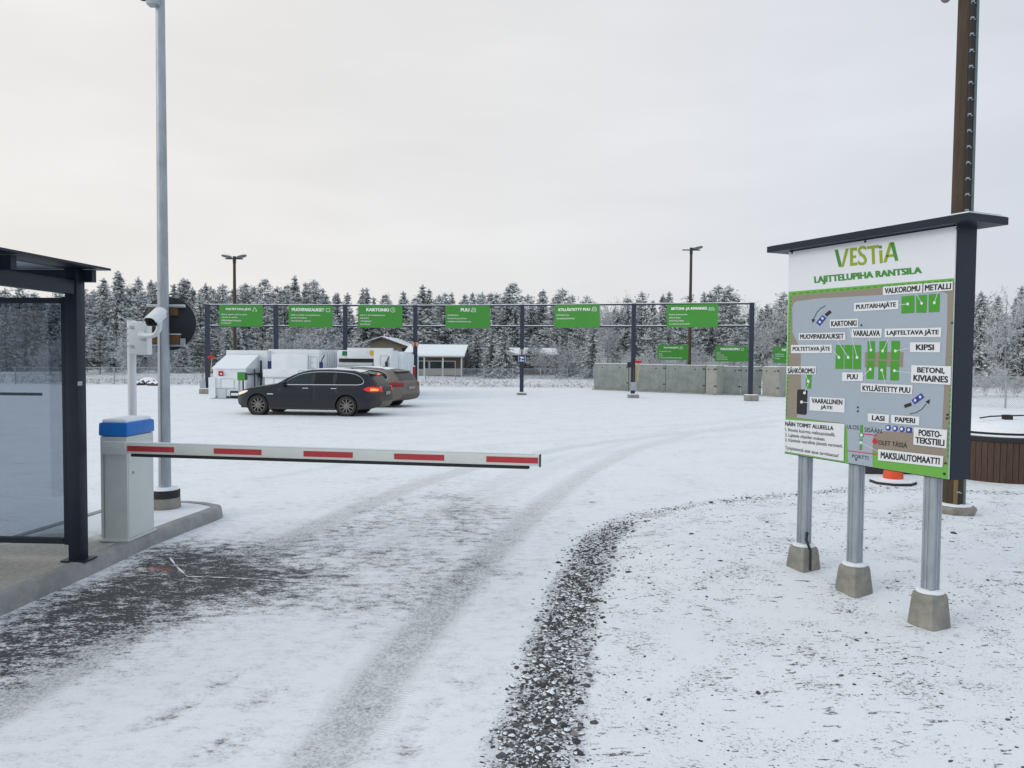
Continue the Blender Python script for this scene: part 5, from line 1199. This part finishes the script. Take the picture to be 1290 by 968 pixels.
def build_car(name, label, loc, rz, sc, paint, dirtglass, lit=True):
    o = thing(name, label, 'car', loc, rz); o.scale = (sc, sc, sc)
    WBx = (.83, 3.80); wr, ar_ = .335, .375
    top = spline([(.045,.33),(.0,.46),(.015,.60),(.07,.70),(.22,.79),(.60,.885),(1.05,.955),(1.42,1.02),(1.62,1.12),(1.95,1.295),(2.25,1.405),(2.6,1.462),(3.1,1.478),(3.6,1.462),(4.1,1.415),(4.42,1.365),(4.56,1.26),(4.68,1.12),(4.76,1.0),(4.84,.93),(4.86,.80),(4.88,.62),(4.90,.55),(4.88,.42),(4.80,.32)], 5)
    bot = [(4.60,.27)]
    def arch(cx_, n=14): return [(cx_+ar_*math.cos(a), max(.335+ar_*math.sin(a), .22)) for a in np.linspace(-.30, math.pi+.30, n)]
    bot += arch(WBx[1])+[(x, .215) for x in np.linspace(WBx[1]-.5, WBx[0]+.5, 12)]+arch(WBx[0])+[(.25,.25)]
    outline = top+bot
    def hw(x, z):
        w_ = .915-.03*max(0, (.42-z)/.2)+.018*math.sin(min(max((z-.3)/.6, 0), 1)*math.pi)
        if z > .92: t = (z-.92)/.55; w_ = .905-.235*t-.03*t*t
        if x < .85: w_ -= .36*((.85-x)/.85)**2.6
        if x > 4.25: w_ -= .17*((x-4.25)/.65)**2.0
        return w_
    def inpoly(pt, P):
        x, y = pt; c = False; j = len(P)-1
        for i in range(len(P)):
            if (P[i][1] > y) != (P[j][1] > y) and x < (P[j][0]-P[i][0])*(y-P[i][1])/(P[j][1]-P[i][1])+P[i][0]: c = not c
            j = i
        return c
    def cdt(P, step=.09):
        n = len(P); xs = [p[0] for p in P]; zs = [p[1] for p in P]; pts = [Vector(p) for p in P]
        for x in np.arange(min(xs)+step/2, max(xs), step):
            for z in np.arange(min(zs)+step/2, max(zs), step):
                if inpoly((x, z), P) and min((x-q[0])**2+(z-q[1])**2 for q in P) > (step*.4)**2: pts.append(Vector((x, z)))
        r = delaunay_2d_cdt(pts, [(i, (i+1) % n) for i in range(n)], [list(range(n))], 1, 1e-5)
        return [tuple(v) for v in r[0]], [tuple(f) for f in r[2]]
    def patch(b__, P, side, off, mi=0, step=.09):
        vs, fs = cdt(P, step); b__.add([(x, side*(hw(x, z)+off), z) for x, z in vs], [f if side < 0 else f[::-1] for f in fs], mi)
    def across(b__, pts, off=0, t0=-1., t1=1., n=12, mi=0, camber=.045, inset=0.):
        vs = []; m_ = len(pts)
        for i, (x, z) in enumerate(pts):
            a = Vector(pts[min(i+1, m_-1)])-Vector(pts[max(i-1, 0)]); nv = Vector((-a.y, a.x)).normalized()
            w_ = hw(x, z)-inset
            for k in range(n+1):
                t = t0+(t1-t0)*k/n; c = camber*(1-t*t)+off
                vs.append((x+nv.x*c, t*w_, z+nv.y*c))
        fs = [(i*(n+1)+k, i*(n+1)+k+1, (i+1)*(n+1)+k+1, (i+1)*(n+1)+k) for i in range(m_-1) for k in range(n)]
        b__.add(vs, fs, mi)
    b_ = MB(); patch(b_, outline, -1, 0); patch(b_, outline, 1, 0); across(b_, top); body = b_.build('body', paint, o, smooth=40)
    b_ = MB(); b_.box((2.35, 0, .36), (4.3, 1.5, .26)); b_.build('underbody', M['dark_gap'], o)
    win = [(1.66,1.02),(1.95,1.21),(2.22,1.335),(2.6,1.405),(3.1,1.42),(3.6,1.408),(4.0,1.36),(4.22,1.27),(4.34,1.15),(4.30,1.065),(4.15,1.035)]
    ws = spline(win, 4)
    b_ = MB(); cx_ = sum(p[0] for p in ws)/len(ws); cz_ = sum(p[1] for p in ws)/len(ws)
    for s in (-1, 1):
        patch(b_, [(cx_+(x-cx_)*1.016, cz_+(z-cz_)*1.10) for x, z in ws], s, .004, 0, .2)
    b_.build_each('window_trim', M['chrome'], o)
    b_ = MB()
    for s in (-1, 1): patch(b_, ws, s, .006, 0, .2)
    b_.build_each('pillar_trim', M['black'], o)
    for (xa, xb, m_) in ((1.6, 2.62, 'car_glass_teal'), (2.70, 3.36, 'car_glass'), (3.42, 4.5, 'car_glass')):
        P = [(x, z) for x, z in ws if xa <= x <= xb]
        def zat(x, upper):
            pr = ws[:len(ws)]; best = None
            for (p, q) in zip(pr, pr[1:]+pr[:1]):
                if min(p[0], q[0]) <= x <= max(p[0], q[0]) and abs(p[0]-q[0]) > 1e-6:
                    z = p[1]+(q[1]-p[1])*(x-p[0])/(q[0]-p[0]); best = z if best is None else (max(best, z) if upper else min(best, z))
            return best
        poly = list(P)
        lo = ws[0]
        up = [p for p in P]
        if xa > 1.65: poly = [(xa, zat(xa, True))]+poly
        if xb < 4.4: poly = poly+[(xb, zat(xb, True)), (xb, zat(xb, False))]
        if xa > 1.65: poly = poly+[(xa, zat(xa, False))]
        b_ = MB()
        for s in (-1, 1): patch(b_, poly, s, .008, 0, .2)
        b_.build_each('side_window', M[m_], o)
    seg = [p for p in top if 1.48 <= p[0] <= 2.2 and p[1] > 1.0]
    b_ = MB(); across(b_, seg, .008, -.88, .88); b_.build('windscreen', M['car_glass'], o)
    seg = [p for p in top if p[0] > 4.40 and .99 < p[1] < 1.36]
    b_ = MB(); across(b_, seg, .008, -.86, .86); b_.build('rear_window', dirtglass, o)
    b_ = MB(); b_.box((4.50, 0, 1.372), (.22, 1.16, .03), rot=Ry(R(8)), bev=.01); sp_ = b_.build('roof_spoiler', paint, o)
    b_ = MB(); b_.box((4.60, 0, 1.353), (.03, .34, .026)); b_.build('brake_light', M['tail_lit'] if lit else M['tail_dull'], sp_)
    # doors with seams and handles
    for xa, xb, in ((1.50, 2.66), (2.68, 3.52)):
        P0 = [(xa+.06,.30),(xb,.30),(xb,.985),(xa+.12 if xa < 2 else xa,.985),(xa,.80)] if xa < 2 else [(xa,.30),(xb-.16,.30),(xb-.02,.62),(xb+.02,.985),(xa,.985)]
        for s in (-1, 1):
            b_ = MB(); c0 = (sum(p[0] for p in P0)/len(P0), sum(p[1] for p in P0)/len(P0))
            patch(b_, [(c0[0]+(x-c0[0])*1.012, c0[1]+(z-c0[1])*1.016) for x, z in P0], s, .003, 1, .1); patch(b_, P0, s, .006, 0, .1)
            d_ = b_.build('door', [paint, M['dark_gap']], o, smooth=40)
            hx = xb-.20 if xa < 2 else xb-.12; b_ = MB(); b_.box((hx, s*(hw(hx, .90)+.022), .90), (.19, .03, .026), bev=.008); b_.build('handle', M['chrome'], d_)
    # character line
    for s in (-1, 1):
        b_ = MB(); pts = [(x, s*(hw(x, .86-.02*(x-1.2))+.004), .86-.012*(x-1.2)) for x in np.linspace(1.25, 4.4, 30)]
        b_ = MB(); b_.box((1.27, s*(hw(1.27, .70)+.006), .70), (.20, .012, .035), bev=.004); b_.build('side_gill', M['chrome'], o)
        b_ = MB(); b_.box((1.72, s*(hw(1.72, 1.0)+.11), 1.045), (.13, .19, .12), bev=.035); b_.build('wing_mirror', paint, o, smooth=50)
        # lamps
        tl = spline([(4.36,.885),(4.52,.96),(4.72,.965),(4.845,.93),(4.86,.82),(4.72,.795),(4.50,.815)], 3)
        b_ = MB(); patch(b_, tl, s, .010, 0, .06)
        seg2 = [p for p in top if p[0] > 4.75 and .79 < p[1] < .955]
        across(b_, seg2, .012, .70 if s > 0 else -1, 1 if s > 0 else -.70, 5, 0, camber=.045)
        t_ = b_.build('tail_light', M['tail_red' if lit else 'tail_dull'], o, smooth=40)
        if lit:
            b_ = MB(); patch(b_, [(4.58,.84),(4.83,.84),(4.83,.90),(4.60,.915)], s, .016, 0, .06); b_.build('lit_strip', M['tail_lit'], t_)
        b_ = MB(); hl = spline([(.055,.66),(.12,.735),(.36,.80),(.50,.80),(.40,.73),(.20,.665),(.08,.635)], 3); patch(b_, hl, s, .008, 0, .06); b_.build('headlight', M['head_lamp'], o)
        # sill
        b_ = MB(); b_.box((2.32, s*.875, .235), (2.25, .07, .07), bev=.02); b_.build('sill', M['dark_gap'], o)
    b_ = MB(); seg3 = [p for p in top if p[0] > 4.7 and .30 < p[1] < .52]
    across(b_, seg3, .012, -.9, .9); b_.build('bumper', dirt_paint(name+'_bumper', (.05, .048, .045), (.12, .105, .09), 0, 1), o, smooth=40)
    b_ = MB(); b_.box((4.935, 0, .74), (.02, .5, .11)); b_.build('number_plate', mat('dirty_plate', (.28, .27, .26), .6) if 'dirty_plate' not in bpy.data.materials else bpy.data.materials['dirty_plate'], o)
    b_ = MB(); b_.box((3.72, 0, 1.512), (.16, .04, .05), taper=.4); b_.build('roof_antenna', M['black'], o)
    for s in (-1, 1):
        b_ = MB(); b_.path([(2.35, s*.60, 1.445), (2.5, s*.6, 1.495), (3.2, s*.59, 1.515), (4.0, s*.58, 1.465), (4.2, s*.58, 1.41)], .014, n=6); b_.build('roof_rail', M['chrome'], o)
    b_ = MB(); seg4 = [p for p in top if 2.4 < p[0] < 4.3 and p[1] > 1.3]; across(b_, seg4, .012, -.82, .82, camber=.05); b_.build('snow_film', M['snow'], o, smooth=60)
    # wheels
    for wx in WBx:
        for s in (-1, 1):
            y = s*.80
            e = bpy.data.objects.new('wheel', None); COL.objects.link(e); e.parent = o; e.location = (wx, y, wr)
            b_ = MB(); RM = Rx(R(90 if s < 0 else -90))
            b_.lathe([(.235, .085), (.25, .105), (.315, .105), (.333, .075), (.335, 0), (.333, -.075), (.315, -.105), (.23, -.10)], 36, M=RM, cap=False); b_.build('tyre', M['tyre'], e, smooth=40)
            b_ = MB(); b_.lathe([(.215, .06), (.232, .088), (.24, .09), (.238, .07), (.22, .02), (.20, .015)], 36, M=RM, cap=False)
            for k in range(10):
                a = 2*math.pi*k/10; b_.box((0, .135, .072), (.032, .18, .022), 0, None) if False else b_.add([((x*math.cos(a)-yy*math.sin(a)), (x*math.sin(a)+yy*math.cos(a)), zc) for x, yy, zc in ((-.024,.03,.085),(.024,.03,.085),(.016,.225,.08),(-.016,.225,.08),(-.024,.03,.05),(.024,.03,.05),(.016,.225,.05),(-.016,.225,.05))], [(0,1,2,3),(0,4,5,1),(1,5,6,2),(2,6,7,3),(3,7,4,0)], 0, RM)
            b_.lathe([(.06, .06), (.055, .092), (.0, .094)], 16, M=RM); b_.build('rim', M['rim'], e, smooth=30)
            b_ = MB(); b_.lathe([(.222, .03), (0, .03)], 24, M=RM); b_.build('brake_disc', M['dark_gap'], e)
            b_ = MB(); b_.lathe([(.372, .06), (.372, -.12), (0, -.12)], 20, M=RM, cap=False); b_.build('wheel_well', M['dark_gap'], e)
    return o
p1 = dirt_paint('dark_grey_car_paint', (.011, .015, .027), (.06, .055, .05), 4.70, 5.15)
p2 = dirt_paint('grey_brown_car_paint', (.20, .19, .175), (.17, .152, .132), 3.6, 5.2)
dg = mat('dirty_rear_glass', (.075, .067, .062), .5)
WF = at(324.5, 523.2); WR = at(443.5, 522.3)
wb = (WR-WF).length
th1 = R(-6); s1 = (WR.x-WF.x)/(2.97*math.cos(th1))
def place(local, rz, sc, world): v = Rz(rz) @ (Vector(local)*sc); return Vector((world.x-v.x, world.y-v.y, 0))
WFc = Vector((WF.x, WF.y+.03, 0))
build_car('estate_car', 'dark grey estate car parked in front of the white compactors, brake lights lit', place((.83, -.88, 0), th1, s1, WFc), th1, s1, p1, dg)
th2 = R(-20); RW = at(471, 513.5)
build_car('estate_car', 'dirty grey brown estate car standing just behind the dark grey car', place((3.80, -.88, 0), th2, s1, RW), th2, s1, p2, dg, lit=False)
# ------------------------------------------------------------------ frosted trees
M['bark'] = mat('bark', (.06, .048, .04), .9, var=.3, vscale=8); M['birch_bark'] = mat('birch_bark', (.30, .29, .28), .9, var=.4, vscale=5)
M['needle'] = mat('dark_needles', (.085, .105, .10), .85, var=.3, vscale=3); M['needle2'] = mat('grey_green_needles', (.215, .24, .24), .85)
M['frost'] = mat('hoar_frost', (.70, .735, .76), .9); M['frost2'] = mat('thin_frost', (.46, .49, .505), .9); M['twig'] = mat('frosty_twigs', (.30, .305, .315), .9); M['twig_frost'] = mat('frosted_twigs', (.58, .60, .63), .9)
def sprays(rs, C_, D_, ln, wd):
    """n thin pointed leaves of foliage: centres, directions, lengths, widths"""
    n = len(C_); rv = rs.normal(size=(n, 3)); s_ = np.cross(D_, rv); s_ /= np.linalg.norm(s_, axis=1)[:, None]+1e-9
    a = C_-D_*(ln*.5)[:, None]; b = C_+s_*(wd*.5)[:, None]; c = C_+D_*(ln*.5)[:, None]; d = C_-s_*(wd*.5)[:, None]
    return np.stack([a, b, c, d], 1).reshape(-1, 3)
def mesh_from_quads(name, V, mi, mats):
    me = bpy.data.meshes.new(name); n = len(V)//4; me.vertices.add(len(V)); me.vertices.foreach_set('co', V.ravel()); me.loops.add(4*n); me.loops.foreach_set('vertex_index', np.arange(4*n))
    me.polygons.add(n); me.polygons.foreach_set('loop_start', np.arange(0, 4*n, 4)); me.polygons.foreach_set('loop_total', np.full(n, 4)); me.polygons.foreach_set('material_index', mi.astype(np.int32))
    for q in mats: me.materials.append(q)
    me.update(); return me
def conifer(seed, kind):
    rs = np.random.default_rng(seed); h = 10.0     # unit tree of 10 m
    C_ = []; D_ = []; T_ = []
    z = .5 if kind == 'spruce' else 2.6
    while z < h-.12:
        f = (z-.3)/(h-.3)
        if kind == 'spruce': Lm = 2.0*(1-f)**.85*(1 if f > .06 else .7)+.10
        else: Lm = (1.75*math.sin(min(1, (1-f)*1.25)*math.pi*.5)**.8+.08)*(.65+.5*(f > .25))
        nb = rs.integers(4, 7); a0 = rs.uniform(0, 6.28)
        for k in range(nb):
            a = a0+k*6.283/nb+rs.normal(0, .3); Lb = Lm*rs.uniform(.55, 1.15); dr = (-.28 if kind == 'spruce' else .18)+rs.normal(0, .15)+.5*max(0, f-.75)
            m_ = max(2, int(Lb/.17))
            for j in range(m_):
                t = (j+rs.uniform(.3, 1))/m_
                if kind == 'pine' and t < .35: continue
                p = np.array([math.cos(a)*Lb*t, math.sin(a)*Lb*t, z+Lb*t*dr-(.18*Lb*t*t if kind == 'spruce' else -.1*Lb*t*t)])
                ns = 5; fr = rs.normal(0, .16)
                for q in range(ns):
                    dv = np.array([math.cos(a), math.sin(a), dr*.6])+rs.normal(0, .45, 3); dv /= np.linalg.norm(dv)
                    dz = rs.normal(0, .075 if kind == 'spruce' else .12); lat = rs.normal(0, .09 if kind == 'spruce' else .14, 2)
                    C_.append(p+np.array([lat[0], lat[1], dz])); D_.append(dv); T_.append(.30+.42*t+fr+dz*3.2)
        z += rs.uniform(.2, .34)
    for q in range(26): C_.append(np.array([rs.normal(0, .03), rs.normal(0, .03), h-rs.uniform(-.1, .5)])); D_.append(np.array([rs.normal(0, .3), rs.normal(0, .3), 1.])/1.05); T_.append(.8)
    C_ = np.array(C_); D_ = np.array(D_); T_ = np.array(T_); n = len(C_)
    V = sprays(rs, C_, D_, rs.uniform(.24, .48, n), rs.uniform(.08, .17, n))
    q = T_+rs.normal(0, .10, n)
    mi = np.where(q > .66, 2, np.where(q > .44, 3, np.where(q > .28, 1, 0)))
    return mesh_from_quads(kind+'_crown', V, mi, [M['needle'], M['needle2'], M['frost'], M['frost2']])
def broad(seed, kind):
    rs = np.random.default_rng(seed); h = 10.0; C_ = []; D_ = []; Ln = []; Wd = []; MI = []
    def grow(p, d, L_, lev):
        n = max(2, int(L_/.35)); q = p.copy(); dd = d.copy()
        for i in range(n):
            dd = dd+rs.normal(0, .13, 3)+np.array([0, 0, .05 if lev < 2 else -.02]); dd /= np.linalg.norm(dd); st = L_/n; mid_ = q+dd*st*.5
            C_.append(mid_); D_.append(dd.copy()); Ln.append(st*1.15); Wd.append([.13, .075, .05, .045][min(lev, 3)]*(1-.5*i/n)); MI.append(0 if lev < 2 and rs.random() < .7 else 1); q = q+dd*st
            if lev < 3 and i >= (1 if lev else n*.15):
                for k in range([2, 2, 3][lev]):
                    sd_ = dd*.75+rs.normal(0, .55, 3); sd_[2] += .2; sd_ /= np.linalg.norm(sd_); grow(q, sd_, L_*rs.uniform(.25, .42)*(1.1-.5*i/n if lev == 0 else 1), lev+1)
    if kind == 'birch': grow(np.array([0, 0, .3]), np.array([0, 0, 1.]), h*.93, 0)
    else:
        for k in range(7):
            a = k*.9+rs.uniform(0, .5); grow(np.array([.3*math.cos(a), .3*math.sin(a), 0]), np.array([.38*math.cos(a), .38*math.sin(a), 1.]), h*rs.uniform(.4, .62), 0 if k < 4 else 1)
    C_ = np.array(C_); D_ = np.array(D_); Ln = np.array(Ln); Wd = np.array(Wd); n = len(C_)
    zmax = np.percentile(C_[:, 2], 99.7); 
    V = sprays(rs, C_, D_, Ln, Wd*1.5); V[:, 2] *= h/zmax; V[:, :2] *= (1.0 if kind == 'birch' else 1.5)
    MI = np.array(MI); r = rs.random(n); MI = np.where(MI == 0, 0, np.where(r < .55, 1, np.where(r < .93, 2, 0)))
    return mesh_from_quads(kind+'_crown', V, MI, [M['twig'], M['twig_frost'], M['frost2']])
tm = MB(); tm.tube((0, 0, -.3), (0, 0, 9.7), .13, .02, n=7); tr_o = tm.build('trunk', M['bark']); TRUNK = tr_o.data; bpy.data.objects.remove(tr_o)
tm = MB(); tm.tube((0, 0, -.3), (.1, 0, 8.6), .10, .02, n=7); tr_o = tm.build('birch_trunk', M['birch_bark']); BTRUNK = tr_o.data; bpy.data.objects.remove(tr_o)
PROTO = {'spruce': [conifer(s, 'spruce') for s in (1, 2, 3, 4)], 'pine': [conifer(s, 'pine') for s in (11, 12, 13, 14)], 'birch': [broad(s, 'birch') for s in (21, 22, 23)], 'bush': [broad(s, 'bush') for s in (31, 32, 33)]}
NAMES = {'spruce': ('spruce_tree', 'tree'), 'pine': ('pine_tree', 'tree'), 'birch': ('birch_tree', 'tree'), 'bush': ('frosty_bush', 'bush')}
LM = [(-200, 'left of the shelter glass'), (30, 'seen through the shelter glass'), (112, 'between shelter post and white camera pole'), (170, 'behind the round mirror'), (255, 'behind the POLTETTAVA JÄTE sign'), (345, 'behind the MUOVIPAKKAUKSET sign'), (430, 'behind the KARTONKI sign'), (515, 'over the low house'), (560, 'behind the PUU sign'), (630, 'behind the blue notice'), (690, 'behind the KYLLÄSTETTY PUU sign'), (765, 'behind the tool post'), (830, 'behind the BETONI- JA KIVIAINES sign'), (912, 'by the rightmost gantry post'), (955, 'between gantry and information board'), (1010, 'hidden behind the information board'), (1215, 'behind the right hand fence'), (1330, 'beyond the right edge of the fence')]
def tree(kind, px, Y, h, wide=1.0, row='row'):
    nm, cat = NAMES[kind]; X = atY(px, 460, Y).x
    lm = [t for a, t in LM if a <= px][-1] if px > -200 else LM[0][1]
    adj = {'spruce': 'narrow dark frosted spruce', 'pine': 'rounded frosted pine', 'birch': 'bare white frosted birch', 'bush': 'low frosted shrub'}[kind]
    lab = f'{adj} in the {row}, {lm}'
    o = thing(nm, lab, cat, (X, Y, -.02), random.uniform(0, 6.28), f'{adj}s in the {row} {lm}')
    s = h/10; me = random.choice(PROTO[kind]); c = bpy.data.objects.new('crown', me); COL.objects.link(c); c.parent = o; sx = s*wide*random.uniform(.9, 1.12)
    c.scale = (sx, sx, s)
    if kind != 'bush':
        t = bpy.data.objects.new('trunk', BTRUNK if kind == 'birch' else TRUNK); COL.objects.link(t); t.parent = o; t.scale = (s, s, s)
    return o
def top_z(px, py, Y): return atY(px, py, Y).z
# skyline of the photograph: column, row of the tree tops
SKY_T = [(-150,352),(0,362),(60,366),(115,366),(150,344),(185,362),(235,350),(300,358),(345,360),(372,352),(420,362),(450,366),(500,368),(530,362),(570,368),(640,364),(700,370),(760,374),(800,372),(850,378),(895,372),(917,362),(935,395),(968,374),(1000,372),(1060,370),(1130,372),(1200,372),(1240,366),(1268,360),(1300,366),(1450,360)]
def skyt(px): return float(np.interp(px, [a for a, _ in SKY_T], [b for _, b in SKY_T]))
# tall back rows
for r_, (Y0, drop, row) in enumerate(((84, 0, 'far tree row'), (76, 4, 'middle tree row'), (68, 16, 'front tree row'))):
    px = -140+r_*9
    while px < 1180:
        Yr = Y0+random.uniform(-3, 3); tpy = skyt(px)+drop+random.choice((-9, -3, 2, 5, 8, 12, 18))*(.7 if px < 760 else .9)
        tall = top_z(px, tpy, Yr)
        kind = random.choices(('spruce', 'pine', 'birch'), (.5, .42, .08) if r_ < 2 else (.4, .4, .2))[0]
        if not ((r_ == 2 and (438 < px < 592 or 622 < px < 712)) or (r_ == 1 and 438 < px < 522)): tree(kind, px, Yr, max(3.5, tall), 1.2 if kind != 'birch' else .9, row)
        px += random.uniform(11.5, 20) if r_ < 2 else random.uniform(17, 30)
# right wood: darker, nearer
for r_, (Y0, row) in enumerate(((66, 'far tree row'), (58, 'middle tree row'), (50, 'front tree row'))):
    px = 1185+r_*8
    while px < 1420:
        Yr = Y0+random.uniform(-2, 2); tall = top_z(px, skyt(px)+r_*12+random.uniform(-6, 14), Yr); tree(random.choices(('spruce', 'pine', 'birch'), (.35, .35, .3))[0], px, Yr, tall, 1.2, row); px += random.uniform(20, 34)
tree('spruce', 1233, 47, top_z(1233, 368, 47), .9, 'front tree row'); tree('birch', 1266, 46, top_z(1266, 352, 46), .8, 'front tree row'); tree('pine', 1288, 48, top_z(1288, 380, 48), .9, 'front tree row')
# prominent ones
for kd, px, Y, py in (('spruce',462,82,364),('pine',486,81,372),('spruce',508,82,368),('pine',560,73,370),('spruce',585,74,372),('spruce',150,72,343),('spruce',132,74,352),('spruce',232,74,352),('spruce',372,74,349),('pine',395,76,354),('pine',310,72,358),('spruce',532,74,360),('spruce',640,75,362),('pine',917,70,361),('pine',893,72,369),('birch',968,62,372)): tree(kd, px, Y, top_z(px, py, Y), 1.3 if kd != 'birch' else .9, 'front tree row')
# frosted bushes and young birches along the meadow
px = 60
while px < 1215:
    Yr = random.uniform(57, 65)
    if 440 < px < 572: px += 12; continue
    py = random.uniform(405, 442)+(10 if px > 760 else 0)
    if 560 <= px <= 640: py = random.uniform(402, 425)
    kd = random.choices(('bush', 'birch', 'pine', 'spruce'), (.28, .2, .28, .24))[0]
    tree(kd, px, Yr, max(1.6, top_z(px, py, Yr)), {'bush': 1.25, 'birch': 1.2, 'pine': 1.7, 'spruce': 1.6}[kd], 'meadow edge'); px += random.uniform(11, 20)
px = 760
while px < 1010:
    tree('bush', px, 52+random.uniform(-1.5, 1.5), top_z(px, random.uniform(440, 455), 52), 1.2, 'undergrowth behind the walls'); px += random.uniform(14, 22)
px = 1195
while px < 1340:
    tree('bush', px, 36+random.uniform(-1.5, 1.5), top_z(px, random.uniform(452, 472), 36), 1.0, 'undergrowth'); px += random.uniform(13, 22)
for k_ in ('spruce', 'pine', 'birch', 'frosty'): print(k_, sum(1 for o in scene.objects if o.name.startswith(k_) and o.get('category')))
